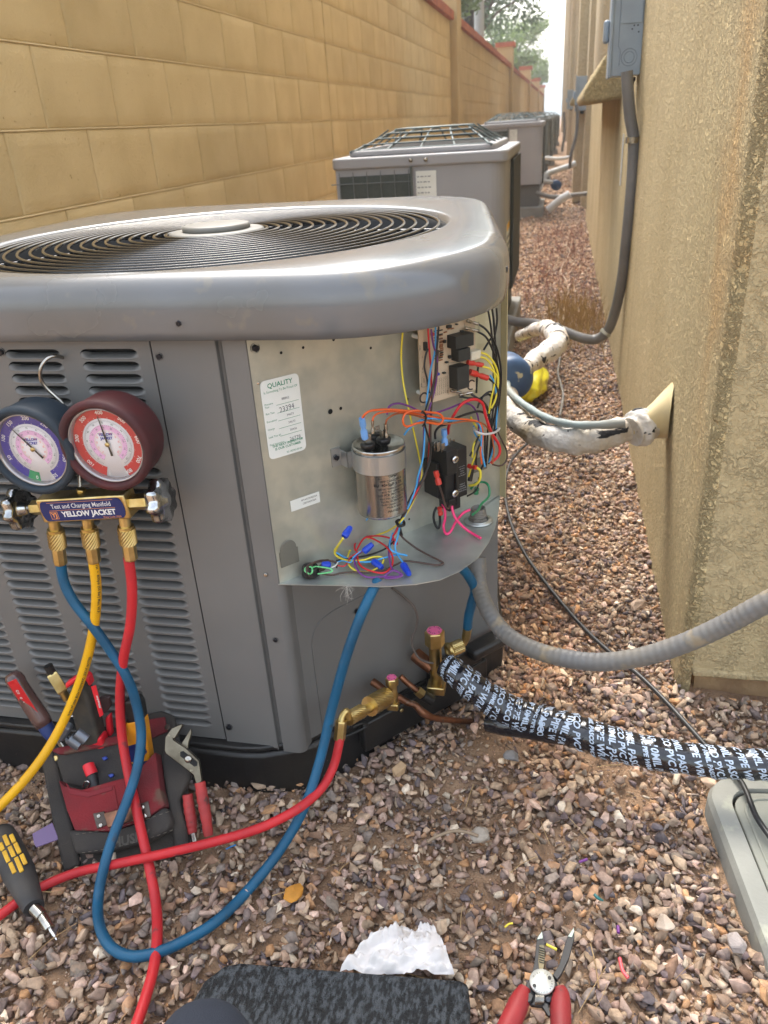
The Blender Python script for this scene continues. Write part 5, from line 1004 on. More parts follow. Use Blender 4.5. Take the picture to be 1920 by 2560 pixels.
tag(MB().tube([P(1330,1100,z=.02), P(1300,1125,z=.02), P(1275,1160,z=.02), P(1262,1220,z=.015), P(1275,1300,z=.015), P(1310,1380,z=.015), P(1370,1465,z=.015), P(1450,1560,z=.015), P(1530,1635,z=.015), P(1600,1690,z=.015), P(1680,1770,z=.015), P(1770,1870,z=.02), P(1850,1950,z=.035), P(1890,2040,z=.036), P(1930,2100,z=.036), P(1990,2200,z=.03)], .0040, 8).obj('black_cable', blackc), 'thin black cable over the gravel, passing under the taped pipe onto the valve box', 'cable')
tag(MB().tube([P(1395,770,z=.02), P(1400,880,z=.02), P(1395,930,z=.02), P(1402,960,z=.03), P(1408,990,z=.03), P(1400,1040,z=.03)], .0045, 6).obj('grey_cable', conduitm), 'thin grey cable hanging below the white painted pipe over the gravel', 'cable')
vine = [(1424,580),(1416,610),(1424,630),(1402,675),(1415,700),(1420,730),(1412,760),(1408,800)]
tag(MB().tube([P(u, v, z=.02) for u, v in vine], .0035, 6).obj('dry_stem', mat('stem', lin((160,140,120)), .9)), 'long thin dry stem lying along the far gravel strip', 'stem')
# near disconnect box
def disconnect(y, xw, zb, k, label, h=.30):
    t = thing('disconnect_box', (xw, y, zb), label, 'electrical box'); S_ = mat('box_grey_blue', lin((150,164,176)), .4, .1, col2=lin((140,152,164)), ns=10)
    M = Matrix.Translation((xw, y, zb)) @ Matrix.Scale(k, 4)
    MB().box((-.100, 0, 0), (.0, .13, h), M).obj('enclosure', S_, t, bevel=.002*k)
    MB().box((-.108, -.006, -.004), (-.098, .134, h+.01), M).obj('front_cover', S_, t, bevel=.002*k)
    MB().box((-.075, -.003, .155), (-.004, .001, h), M).obj('side_plate', S_, t, bevel=.0012*k)
    kn = MB()
    for r_ in (.026, .017): 
        pts = [M @ V((-.040+r_*math.cos(a), -.0008, .055+r_*math.sin(a))) for a in np.linspace(0, 2*math.pi, 24)]; kn.tube(pts, .0007*k, 4, crv=False)
    kn.tube([M @ V((-.078, -.0008, z)) for z in (.09, .30)], .0006*k, 4, crv=False); kn.tube([M @ V((-.078+.03*0, -.0008, .09)), M @ V((-.07, -.0008, .078)), M @ V((-.072, -.0008, .03))], .0006*k, 4, crv=False); kn.obj('knockout_ring', mat('groove', lin((110,120,130)), .5), t)
    mb = MB()
    for x, z in [(-.03, .148), (-.018, .148), (-.036, .138), (-.014, .128), (-.045, .168)]: mb.lathe([(0, -.0006), (.0022, -.0006), (.0022, .001)], M @ V((x, 0, z)), (0, 1, 0), 8, False)
    mb.obj('punched_hole', MT['hole_black'], t)
    MB().box((-.128, .045, .105), (-.108, .10, .175), M).obj('handle', S_, t, bevel=.009*k, seg=4)
    b_ = MB().lathe([(.0, -.030), (.017, -.030), (.019, -.024), (.019, -.018), (.022, -.014), (.022, -.006), (.0, 0)], M @ V((-.035, .03, 0)), (0, 0, 1), 14); b_.obj('conduit_hub', blackp, t)
    return t
disconnect(2.90, XR, .985, .9, 'large grey blue electrical disconnect box on the near house wall')
disconnect(8.95, .20, .90, 1.0, 'small distant grey disconnect box on the second house wall')
disconnect(19.1, .16, .95, 1.2, 'tiny disconnect box on the third house wall, far down the alley')
C2 = thing('wall_conduit', (XR, 2.9, .2), 'grey conduit dropping from the near disconnect box and bending to the second condenser', 'conduit')
cc = [P(1567,178,y=2.74), P(1570,230,y=2.74), P(1575,290,y=2.74), P(1584,350,y=2.74), P(1582,420,y=2.74), P(1576,500,y=2.74), P(1566,600,y=2.76), P(1556,690,y=2.80), P(1540,770,y=2.85), P(1520,825,y=2.90), P(1490,848,y=2.92), P(1455,845,y=2.92), P(1400,825,y=2.95), P(1340,810,y=3.0), P(1280,802,y=3.1), P(1240,780,y=3.2)]
MB().tube(cc, .0175, 14).obj('conduit_jacket', mat('conduit_dark', lin((120,118,116)), .5, col2=lin((104,102,100)), ns=9), C2)
MB().lathe([(.0185, -.009), (.0205, -.009), (.0205, .009), (.0185, .009)], P(1581, 350, y=2.74), (0, 0, 1), 16, False).obj('pipe_clamp', steel, C2); MB().lathe([(.0185, -.006), (.0215, -.006), (.0215, .006), (.0185, .006)], P(1514, 832, y=2.905), (.6, .1, .8), 16, False).obj('end_collar', galv, C2)
tag(MB().box((-.004, -.008, -.09), (.0, .008, .09), Matrix.Translation(P(1556, 400, x=XR-.002))).obj('wall_strip', white), 'thin white strip on the stucco beside the wall conduit', 'strip')
C3 = tag(MB().tube([P(1441,262,y=8.9), P(1444,290,y=8.9), P(1440,340,y=8.9), P(1428,385,y=8.9), P(1424,420,y=9.0)], .016, 8).obj('wall_conduit', MT['conduit_dark']), 'thin distant conduit dropping from the small far disconnect box', 'conduit')
tag(MB().tube([P(1410,280,y=12), P(1411,330,y=12), P(1405,380,y=12)], .02, 6).obj('wall_conduit', MT['conduit_dark']), 'faint conduit on the second house beyond the small box', 'conduit')
# peeling white painted line set of the second condenser
def peel():
    m = mat('peeling_white_paint', lin((216,212,206)), .7, col2=lin((176,158,128)), ns=14, nd=5, lo=.45, hi=.72, bump=1.0, bs=55, bd=5, bdist=.008); t = m.node_tree; N = t.nodes; L = t.links; b = N['Principled BSDF']; base = b.inputs['Base Color'].links[0].from_socket
    tc = N.new('ShaderNodeTexCoord'); mp = N.new('ShaderNodeMapping'); mp.inputs['Scale'].default_value = (15, 30, 40); L.new(tc.outputs['Object'], mp.inputs[0]); nz = N.new('ShaderNodeTexNoise'); nz.inputs['Scale'].default_value = 1; nz.inputs['Detail'].default_value = 5; nz.inputs['Distortion'].default_value = .6; L.new(mp.outputs[0], nz.inputs['Vector'])
    mr = N.new('ShaderNodeMapRange'); mr.inputs[1].default_value = .60; mr.inputs[2].default_value = .61; L.new(nz.outputs[0], mr.inputs[0]); mx = N.new('ShaderNodeMix'); mx.data_type = 'RGBA'; L.new(mr.outputs[0], mx.inputs[0]); L.new(base, mx.inputs[6]); mx.inputs[7].default_value = (.012, .012, .015, 1); L.new(mx.outputs[2], b.inputs['Base Color']); return m
peelm = peel()
LW = thing('white_line_set', P(1480, 1110, y=1.6), 'thick white painted pipe with peeling black patches curving out of the wall cone', 'pipe')
def rough_tube(pts, rr, name, m, par, seed=1):
    q, r_ = catmull([V(p) for p in pts], rr, 8); rn = random.Random(seed); return MB().tube(q, [x*(1+.07*math.sin(i*.9)+rn.uniform(-.03, .03)) for i, x in enumerate(r_)], 18, crv=False).obj(name, m, par)
rough_tube([P(1592,1070,y=1.52), P(1545,1078,y=1.5), P(1490,1098,y=1.48), P(1430,1102,y=1.48), P(1370,1092,y=1.5), P(1318,1070,y=1.55), P(1284,1035,y=1.62), P(1270,1000,y=1.72), P(1282,962,y=1.85), P(1310,925,y=1.98), P(1345,895,y=2.1), P(1385,868,y=2.2), P(1395,845,y=2.3), P(1375,825,y=2.4), P(1345,822,y=2.55), P(1300,840,y=2.8)], [.024,.026,.027,.027,.026,.025,.024,.022,.021,.022,.026,.030,.030,.028,.022,.018], 'insulation', peelm, LW)
capb = mat('blue_pvc', lin((62,92,128)), .45, col2=lin((44,66,100)), ns=18, spots=(lin((196,186,150)), 40, .66))
c = P(1278, 946, y=1.78); ax = V((.25, -.95, .10)).normalized()
tag(MB().lathe([(0, .022), (.030, .022), (.042, .018), (.050, .008), (.0515, -.01), (.0515, -.07), (0, -.07)], c, ax, 36).obj('blue_filter_drum', capb), 'round blue paint-specked drum end on the white pipe behind the unit', 'filter drier')
tag(rough_tube([P(1268,958,y=1.755), P(1272,975,y=1.70), P(1295,1000,y=1.62), P(1335,1028,y=1.55), P(1380,1050,y=1.50), P(1440,1062,y=1.47), P(1500,1062,y=1.46), P(1560,1058,y=1.47)], [.0075,.0075,.0075,.0075,.0075,.0075,.008,.009], 'grey_liquid_line', mat('grey_line', lin((140,138,130)), .6, col2=lin((150,165,165)), ns=9), None, 3), 'thin grey pipe lying on top of the white painted pipe', 'pipe')
CN = thing('wall_sleeve', (XR, 1.55, .36), 'tan painted cone where the white pipe enters the near house wall', 'wall sleeve')
mb = MB(); n = 28; vs = []; A_ = V((XR+.004, 1.553, .358)); B_ = P(1602, 1062, y=1.515)
for i, (t, r1, r2) in enumerate([(-.02, .064, .062), (.0, .060, .058), (.35, .050, .047), (.7, .040, .034), (1, .033, .027), (1.06, .028, .024)]):
    c = A_.lerp(B_, t)
    for k in range(n): a = 2*math.pi*k/n; vs.append(c+V((.012*math.cos(a), r1*math.cos(a), r2*math.sin(a))))
mb.add(vs, [(i*n+k, i*n+(k+1) % n, (i+1)*n+(k+1) % n, (i+1)*n+k) for i in range(5) for k in range(n)], True); mb.obj('cone', mat('cone_paint', lin((200,176,122)), .6, col2=lin((206,190,150)), ns=9, bump=.15, bs=40), CN)
rough_tube([P(1612,1058,y=1.52), P(1596,1072,y=1.50), P(1580,1080,y=1.49)], [.033, .035, .028], 'torn_wrap', peelm, CN, 5)
mb = MB(); vs = []; r = random.Random(1); cy = P(1325, 950, z=.03)
yb = MB(); bm = bmesh.new(); bmesh.ops.create_icosphere(bm, subdivisions=4, radius=1)
c_ = P(1322, 955, z=.04); 
for v in bm.verts:
    d = v.co.normalized(); k = 1+.22*noise.noise(d*2.2)+.16*abs(noise.noise(d*5+V((3, 1, 2)))); v.co = c_+V((d.x*.062*k, d.y*.15*k, max(-.035, d.z*.05*k)))
yb.add([v.co.copy() for v in bm.verts], [tuple(v.index for v in f.verts) for f in bm.faces], True); bm.free()
tag(yb.obj('yellow_bag', mat('yellow_plastic', lin((226,214,50)), .35, sss=.2)), 'crumpled yellow plastic behind the blue drum on the gravel', 'plastic bag')
# ------------------------------------------------------------------ flat-ish pieces drawn on a plane and given thickness
def slab(name, uvs, p, n, th, m, par=None, bevel=0, seg=2, off=0, kind=None):
    n = V(n).normalized(); p = V(p)+n*off; q = [PN(u, v, p, n) for u, v in uvs]; mb = MB(); k = len(q)
    mb.add([a+n*th for a in q]+list(q), [tuple(range(k)), tuple(range(k, 2*k))[::-1]]+[(i, k+i, k+(i+1) % k, (i+1) % k) for i in range(k)])
    return mb.obj(name, m, par, bevel=bevel, seg=seg, kind=kind)
def on(u, v, off=0, p=PYP, n=PYN): return PN(u, v, V(p)+V(n)*off, V(n))
def ptext(par, s, u0, v0, u1, v1, size, p, n, off, m, name='lettering', **k):
    a = on(u0, v0, off, p, n); b = on(u1, v1, off, p, n); ex = (b-a).normalized(); ez = V(n).normalized(); M = Matrix((ex, ez.cross(ex), ez)).transposed().to_4x4(); M.translation = (a+b)/2
    mb = MB(); put_text(mb, s, M, size, **k); return mb.obj(name, m, par)
# ------------------------------------------------------------------ tool pouch
pchd = mat('pouch_black_cloth', lin((46,44,44)), .95, col2=lin((66,60,54)), ns=12, bump=.4, bs=500, spots=(lin((104,90,74)), 30, .68)); pchr = mat('pouch_red_cloth', lin((122,30,36)), .95, col2=lin((90,34,38)), ns=12, bump=.4, bs=500, spots=(lin((98,72,60)), 22, .60))
TP = thing('tool_pouch', P(300, 2100, z=0), 'worn black and red fabric tool pouch full of tools leaning on the condenser base', 'tool pouch')
def sp(name, uvs, th, m, off=0, bevel=.002, seg=2, par=TP): return slab(name, uvs, PYP, PYN, th, m, par, bevel, seg, off)
sp('back_panel', [(110,1893),(128,1866),(200,1850),(330,1826),(372,1790),(410,1780),(440,1792),(452,1850),(470,1960),(496,2080),(486,2135),(400,2150),(300,2168),(168,2184),(145,2080),(126,1980)], .012, pchd, -.012, .004)
sp('side_flap', [(112,1890),(140,1880),(158,1960),(190,2080),(205,2165),(168,2182),(140,2060)], .010, pchd, .0, .004)
sp('side_flap', [(425,1830),(452,1850),(478,1900),(482,1950),(455,2000),(470,2070),(478,2130),(445,2130),(430,2030),(410,1900)], .012, pchd, .0, .005)
sp('upper_panel', [(136,1880),(325,1848),(330,1960),(240,1975),(165,1960)], .006, pchd, .0, .002)
sp('trim_band', [(133,1878),(150,1871),(325,1836),(328,1856),(165,1888),(152,1888)], .008, pchr, .004, .002)
sp('trim_patch', [(372,1800),(414,1793),(420,1830),(380,1848)], .004, pchr, .002, .0015)
PK = sp('front_pocket', [(165,1955),(178,1970),(222,1980),(284,1962),(330,1950),(372,1920),(404,1886),(416,1980),(427,2018),(372,2056),(290,2082),(206,2080),(186,2030)], .022, pchr, .004, .009, 4)
sp('pocket_seam', [(282,1966),(286,1964),(300,2035),(295,2036)], .0012, pchr, .026, .0003, 1, PK)
sp('pocket_trim', [(166,1956),(178,1972),(222,1981),(284,1964),(283,1976),(222,1994),(176,1986)], .003, mat('trim_red', lin((120,34,42)), .9, bump=.3, bs=600), .0245, .001, 2, PK)
BN = sp('lower_band', [(188,2078),(290,2084),(372,2058),(428,2020),(444,2052),(440,2076),(380,2110),(290,2132),(206,2138)], .022, pchd, .004, .006, 3)
ptext(BN, 'HUSKY', 268, 2114, 388, 2082, .017, PYP, PYN, .0266, mat('dull_print', lin((84,80,74)), .8), bold=.0006)
PLm = mat('dull_plate', lin((92,84,78)), .35, .8, col2=lin((70,60,54)), ns=60)
for uv in [[(233,2034),(262,2028),(270,2062),(244,2073)], [(345,2012),(372,2002),(378,2042),(352,2050)]]: sp('metal_plate', uv, .002, PLm, .026, .001, 2, PK)
for u, v in [(247,2040),(252,2063),(356,2018),(362,2040)]: MB().lathe([(.0034, 0), (.0032, .0010), (.002, .0015), (0, .0016)], on(u, v, .028), PYN, 14).obj('rivet', steel, PK)
sp('copper_clip', [(262,2034),(345,2012),(352,2048),(272,2070)], .004, mat('clip_metal', lin((150,108,84)), .35, .9, col2=lin((90,62,50)), ns=40), .028, .001, 2, PK)
MB().lathe([(.0045, 0), (.0045, .0015), (.003, .002), (0, .0017)], on(139, 1896, .006), PYN, 18).obj('snap_button', brass, TP); MB().lathe([(.0042, 0), (.0042, .0015), (.003, .002), (0, .0017)], on(419, 1818, .008), PYN, 18).obj('snap_button', PLm, TP)
for u, v in [(264,1898),(280,1941)]: sp('blue_rivet', [(u-8, v-3), (u+4, v-7), (u+8, v-1), (u-2, v+5)], .004, mat('royal_blue', lin((30,60,150)), .35), .006, .0012)
st = MB()
for a, b in [((205,2132),(440,2072)), ((190,2086),(430,2026))]:
    for k in range(30):
        if k % 2: continue
        p, q = [on(a[0]+(b[0]-a[0])*t, a[1]+(b[1]-a[1])*t+8*math.sin(math.pi*t), .0264) for t in (k/30, (k+1)/30)]; st.tube([p, q], .0004, 4, crv=False)
st.obj('stitching', mat('thread', lin((120,112,100)), .9), BN)
tag(MB().tube([on(226, 1927, .012), on(240, 1975, .004)], [.0075, .0078], 14, crv=False).obj('marker_pen', mat('marker_black', (.02,.02,.022), .5)), 'black marker with a bright red cap in the front pocket', 'marker'); bpy.data.objects['marker_pen']['label'] = 'black marker with a bright red cap in the front pocket'
MB().tube([on(221, 1912, .015), on(222, 1916, .015), on(230, 1936, .012)], [.0083, .0085, .0085], 16, crv=False).obj('cap', mat('marker_red', lin((220,36,50)), .4), bpy.data.objects['marker_pen'])
tag(MB().tube([on(208, 1966, .010), on(212, 1956, .016), on(220, 1953, .018), on(224, 1962, .014), on(214, 1970, .010)], .0012, 6).obj('key_ring', chrome), 'small shiny steel ring beside the red capped marker', 'ring')
# leaning tools
YP = V((0, .785, 0)); YN = V((0, -1, 0))
SD = thing('screwdriver', P(75, 1750, y=.785), 'screwdriver with clear reddish handle and red stripe numbered 41984 in the pouch', 'screwdriver')
a, b = P(32, 1690, y=.79), P(112, 1812, y=.775)
ah = b-a; hm = mat('clear_handle', lin((120,84,78)), .18, col2=lin((96,70,66)), ns=20, coat=.6, trans=.25)
MB().lathe([(0, -.006), (.009, -.005), (.0130, .001), (.0142, .009), (.0130, .016), (.0138, ah.length-.01), (.0125, ah.length), (0, ah.length)], a, ah, 10, True).obj('handle', hm, SD)
slab('red_stripe', [(19,1706),(40,1696),(100,1788),(82,1803)], YP+V((0, -.0125, 0)), YN, .001, mat('stripe_red', lin((196,30,36)), .4), SD, .0003)
ptext(SD, '41984   0   1/2', 74, 1782, 38, 1718, .0062, YP, YN, .0140, white, bold=.0001)
MB().tube([b, P(122, 1828, y=.773), P(140, 1852, y=.77)], [.0112, .0108, .009], 12, crv=False).obj('blue_collar', mat('collar_blue', lin((30,54,110)), .5), SD); MB().box((-.003, -.0015, 0), (.003, .0015, .05), fm(P(140, 1845, y=.765), (1, 0, 0), (0, .5, .6), (P(163, 1880, y=.76)-P(140, 1845, y=.765)).normalized())).obj('shank', steel, SD)
BC = thing('brass_coupler', P(150, 1720, y=.785), 'square brass fitting with a black rubber tip and threaded stem in the pouch', 'fitting')
MB().tube([P(120, 1664, y=.787), P(130, 1683, y=.787)], .0065, 12, crv=False).obj('rubber_tip', blackp, BC); hexrod(MB(), P(128, 1682, y=.787), P(157, 1728, y=.785), .0100, 4).obj('brass_body', brass, BC)
MB().tube([P(155, 1726, y=.785), P(168, 1748, y=.785)], .006, 12, crv=False).obj('stem', brass, BC); 
mb = MB()
for i in range(9): t = i/8; p = P(170+18*t, 1752+30*t, y=.785); mb.lathe([(.003, -.0012), (.0044, 0), (.003, .0012)], p, P(188, 1782, y=.785)-P(170, 1752, y=.785), 12)
mb.tube([P(168, 1748, y=.785), P(196, 1800, y=.782)], .003, 8, crv=False).obj('threaded_stem', brass, BC)
TC = thing('tube_cutter', P(185, 1835, y=.77), 'small grey tube cutter with twin rollers at the pouch mouth', 'tube cutter'); gm = mat('cutter_grey', lin((120,124,132)), .35, .6)
slab('cutter_body', [(148,1826),(168,1800),(186,1808),(184,1820),(166,1842),(152,1842)], V((0, .77, 0)), YN, .014, gm, TC, .003)
for u, v in [(187,1852),(204,1838)]: MB().tube([P(u-12, v-8, y=.765), P(u+14, v+10, y=.765)], .0095, 14, crv=False).obj('roller', gm, TC)
MB().tube([P(160, 1840, y=.768), P(180, 1862, y=.764), P(196, 1868, y=.762)], .004, 8).obj('frame', gm, TC)
tag(slab('mirror_chip', [(170,1790),(188,1785),(200,1812),(196,1815),(176,1808)], V((0, .778, 0)), YN, .003, chrome, None, .001), 'shiny chromed metal tongue between the cutter and the dark tool', 'tool')
KN = thing('utility_knife', P(228, 1760, y=.785), 'dark grey tool handle with red spine and red collar standing in the pouch', 'utility knife')
slab('grip', [(196,1700),(206,1688),(222,1690),(240,1720),(262,1800),(268,1832),(240,1842),(218,1838),(200,1760)], V((0, .79, 0)), YN, .024, mat('grip_dark', lin((48,48,46)), .75, col2=lin((72,66,56)), ns=40), KN, .008, 4)
slab('red_spine', [(220,1672),(232,1682),(238,1702),(232,1702),(226,1690),(214,1684)], V((0, .79, 0)), YN, .012, MT['marker_red'], KN, .002)
slab('red_inlay', [(228,1716),(240,1712),(259,1786),(250,1792)], V((0, .79, 0)), YN, .0008, MT['marker_red'], KN, 0, 1, .024)
ptext(KN, 'Milwaukee', 252, 1774, 240, 1735, .0052, V((0, .79, 0)), YN, .0256, white, bold=.0001)
slab('red_collar', [(217,1838),(268,1822),(276,1852),(222,1862)], V((0, .785, 0)), YN, .018, MT['marker_red'], KN, .004, 3)
slab('red_head', [(203,1680),(190,1686),(172,1698),(176,1712),(200,1694)], V((0, .79, 0)), YN, .012, MT['marker_red'], KN, .003)
SN = thing('snips', P(275, 1790, y=.79), 'red and dark cutting tool half hidden behind the red hose in the pouch', 'snips')
slab('jaw', [(252,1738),(280,1734),(282,1760),(270,1776),(256,1772)], V((0, .797, 0)), YN, .008, mat('snips_dark', lin((70,50,50)), .5), SN, .002); slab('handle', [(270,1786),(282,1776),(290,1860),(276,1850)], V((0, .797, 0)), YN, .01, MT['marker_red'], SN, .003)
YL = thing('voltage_tester', P(360, 1850, y=.775), 'yellow tool with black head and navy labels marked S3 in the pouch', 'voltage tester')
slab('yellow_body', [(325,1790),(372,1782),(384,1860),(394,1926),(384,1934),(340,1935),(330,1850)], V((0, .775, 0)), YN, .016, mat('tester_yellow', lin((236,160,30)), .45, col2=lin((214,140,30)), ns=40), YL, .003)
slab('black_head', [(322,1735),(356,1728),(366,1745),(373,1785),(362,1795),(330,1795)], V((0, .778, 0)), YN, .018, blackp, YL, .005, 3)
slab('navy_label', [(312,1868),(345,1858),(362,1866),(368,1880),(352,1900),(325,1905)], V((0, .775, 0)), YN, .001, lb, YL, 0, 1, .016)
slab('navy_label', [(340,1908),(365,1902),(380,1908),(385,1922),(375,1932),(345,1945)], V((0, .775, 0)), YN, .001, lb, YL, 0, 1, .0175)
ptext(YL, 'S3/', 382, 1916, 350, 1922, .010, V((0, .775, 0)), YN, .0190, mat('grey_print', lin((150,160,180)), .6))
# slip joint pliers
PLI = thing('slip_joint_pliers', P(500, 1950, y=.73), 'slip joint pliers with steel head and dirty red grips beside the pouch', 'pliers'); pst = mat('plier_steel', lin((128,120,104)), .32, .9, col2=lin((92,84,70)), ns=40, spots=(lin((150,140,120)), 80, .62))
def d2(x, y): return (280+x/5.529, 1740+y/5.529)
PLp = V((0, .76, .05)); PLn = V((.1, -.80, .60)).normalized()
slab('lower_jaw', [d2(*q) for q in [(985,380),(1000,395),(930,520),(890,585),(862,570),(868,600),(1050,720),(1220,880),(1262,1170),(1190,1225),(1150,1080),(1050,1000),(770,790),(752,740),(760,560),(850,440)]], PLp, PLn, .0075, pst, PLI, .001)
slab('upper_jaw', [d2(*q) for q in [(1105,445),(1118,500),(1075,640),(1060,730),(1100,830),(1000,760),(975,650),(1005,610)]], PLp, PLn, .006, pst, PLI, .001, 2, -.005)
slab('slot', [d2(*q) for q in [(945,770),(985,760),(1180,910),(1180,965),(1140,975),(945,830)]], PLp, PLn, .0006, mat('slot_black', (.004,.004,.004), .8), PLI, 0, 1, .0075)
MB().lathe([(.0055, 0), (.0055, .002), (.0045, .0035), (.0025, .0045), (0, .0048)], PN(*d2(1058, 868), PLp+PLn*.007, PLn), PLn, 20).obj('pivot', steel, PLI)
redg = mat('dirty_red_grip', lin((150,46,46)), .6, col2=lin((178,52,50)), ns=30, spots=(lin((90,46,40)), 40, .60))
def grip(pts, r_): 
    mb = MB(); q, rr = catmull([PN(*d2(x, y), PLp+PLn*o, PLn) for x, y, o in pts], r_, 8); mb.tube(q, [a*(1+.05*math.sin(i*1.5)) for i, a in enumerate(rr)], 14, crv=False); mb.obj('grip', redg, PLI)
grip([(1215,1190,.002),(1250,1400,.002),(1290,1620,.002),(1335,1930,.002)], [.0072,.0080,.0078,.0064]); grip([(1045,1360,-.004),(1070,1560,-.004),(1100,1740,-.004),(1110,1900,-.004)], [.0070,.0078,.0076,.0062])
MB().tube([PN(*d2(1120, 1890), PLp, PLn), PN(*d2(1150, 2080), PLp, PLn)], .0045, 8, crv=False).obj('handle_tip', steel, PLI)
tag(slab('purple_tag', [(82,2086),(132,2058),(145,2092),(146,2100),(92,2120),(86,2110)], V((0, 0, .018)), V((0, -.25, 1)), .002, mat('purple_card', lin((92,76,112)), .7, bump=.1, bs=300), None, .0006), 'faded purple plastic tag on the gravel left of the pouch', 'tag')
# screwdriver on the gravel
GS = thing('screwdriver', P(60, 2150, z=0), 'black and yellow handled screwdriver lying on the gravel at the left edge', 'screwdriver')
a, b, c_ = P(5, 2085, z=.030), P(85, 2270, z=.024), P(128, 2340, z=.012); ax = b-a
MB().tube([a-ax*.05, a, a.lerp(b, .25), a.lerp(b, .55), a.lerp(b, .8), b], [.008, .0165, .0195, .0205, .0165, .013], 20, 6).obj('handle', mat('grip_black', lin((48,48,50)), .7, col2=lin((70,66,62)), ns=20, bump=.1, bs=300), GS)
yi = mat('inlay_yellow', lin((226,180,50)), .6, col2=lin((200,150,50)), ns=40); vw = (V((0, 0, H))-a).normalized()
sd_ = vw.cross(ax).normalized(); fv = ax.normalized().cross(sd_)*-1
if fv.dot(vw) < 0: fv = -fv
def e3(x, y): return (x/4.1475, 1980+y/4.1475)
for x, y, l in [(65,500,50),(130,480,38),(15,565,34),(180,580,48),(122,618,50),(65,668,52),(243,695,45),(195,750,65),(128,785,46)]:
    u, v = e3(x, y); p = PN(u, v, a+fv*.0195, fv); t = ax.normalized(); l = l*.00021*1.0
    MB().box((-l, -.0028, -.002), (l, .0028, .0012), fm(p, t, sd_)).obj('grip_inlay', yi, GS, bevel=.001)
MB().tube([b, P(104, 2290, z=.020)], .008, 12, crv=False).obj('socket', steel, GS); MB().tube([P(96, 2278, z=.021), P(125, 2322, z=.014)], .0068, 12, crv=False).obj('shaft', steel, GS); MB().tube([P(124, 2320, z=.014), P(136, 2338, z=.010), P(142, 2350, z=.008)], [.003, .003, .001], 8, crv=False).obj('bit', chrome, GS)
# ------------------------------------------------------------------ valve box
VB = thing('valve_box', (.40, .80, 0), 'pale green grey utility valve box set in the gravel at the right edge', 'valve box')
vbm = mat('valve_box_plastic', lin((156,155,147)), .8, col2=lin((140,140,132)), ns=10, bump=.15, bs=200, spots=(lin((168,168,152)), 16, .6)); vlm = mat('valve_lid_plastic', lin((138,139,131)), .8, col2=lin((148,148,136)), ns=8, bump=.15, bs=200, spots=(lin((150,104,66)), 22, .72))
def rr2(x0, x1, y0, y1, r): return rrect(x0, x1, y0, y1, r, 8)
RM = Matrix.Translation((.232, .915, 0)) @ Matrix.Rotation(math.radians(7), 4, 'Z')
o_ = rr2(0, .36, -.44, 0, .05); i_ = rr2(.024, .336, -.416, -.024, .035); n = len(o_)
mb = MB(); zs = [( -.004, -.1, o_), (-.004, .012, o_)]
vs = [RM @ V((x-.006*(1 if x < .18 else -1), y+.004, -.1)) for x, y in o_]+[RM @ V((x-.004*(1 if x < .18 else -1), y+.003, .012)) for x, y in o_]+[RM @ V((x, y, .022)) for x, y in o_]+[RM @ V((x, y, .022)) for x, y in i_]+[RM @ V((x, y, .004)) for x, y in i_]
mb.add(vs, [(k*n+i, k*n+(i+1) % n, (k+1)*n+(i+1) % n, (k+1)*n+i) for k in range(4) for i in range(n)]); mb.obj('rim', vbm, VB, bevel=0)
MB().prism(rr2(.028, .332, -.412, -.028, .032), RM @ Matrix.Translation((0, 0, -.02)), .038).obj('lid', vlm, VB, bevel=.002)
pts = [RM @ V((x, y, .0185)) for x, y in rr2(.040, .320, -.40, -.040, .028)]; MB().tube(pts+[pts[0]], .0022, 6, 1, crv=False).obj('lid_ridge', vlm, VB)
# ------------------------------------------------------------------ pad, paper, person, strippers, scraps
padm = mat('kneeling_pad_foam', lin((74,79,84)), .6, col2=lin((20,22,25)), ns=230, nd=4, lo=.40, hi=.56, bump=1.0, bs=330, bd=4, bdist=.006, stretch=(1, .45, 1))
def pad():
    c = [P(572, 2408, z=.032), P(1172, 2452, z=.030)]; z = .032
    pl = [P(u, v, z=z) for u, v in [(560,2412),(600,2404),(800,2420),(1000,2436),(1150,2448),(1170,2456),(1176,2510)]]+[V((-.055, .30, z)), V((-.44, .30, z))]+[P(u, v, z=z) for u, v in [(440,2580),(480,2500),(510,2450)]]
    n = len(pl); mb = MB(); mb.add([(p.x, p.y, z-.024) for p in pl]+[(p.x, p.y, z) for p in pl], [tuple(range(n)), tuple(range(n, 2*n))]+[(i, (i+1) % n, n+(i+1) % n, n+i) for i in range(n)])
    return tag(mb.obj('kneeling_pad', padm, bevel=.005, seg=3), 'dark grey textured foam kneeling pad at the bottom edge', 'kneeling pad')
PAD = pad()
def pers():
    t = bpy.data.meshes.new('person'); 
    pts = [V((-.36, -.22, .075)), V((-.345, .0, .08)), V((-.33, .20, .088)), V((-.318, .357, .084)), V((-.310, .392, .094)), V((-.295, .355, .120)), V((-.27, .20, .205)), V((-.24, .02, .32)), V((-.20, -.17, .43))]
    rr = [.045, .052, .054, .050, .048, .054, .068, .080, .092]
    o = MB().tube(pts, rr, 24, 8).obj('person', mat('navy_trousers', lin((30,38,52)), .9, col2=lin((24,31,44)), ns=9, bump=.3, bs=600))
    return tag(o, 'person kneeling on the pad, only a knee in dark navy trousers in view', 'person')
pers()
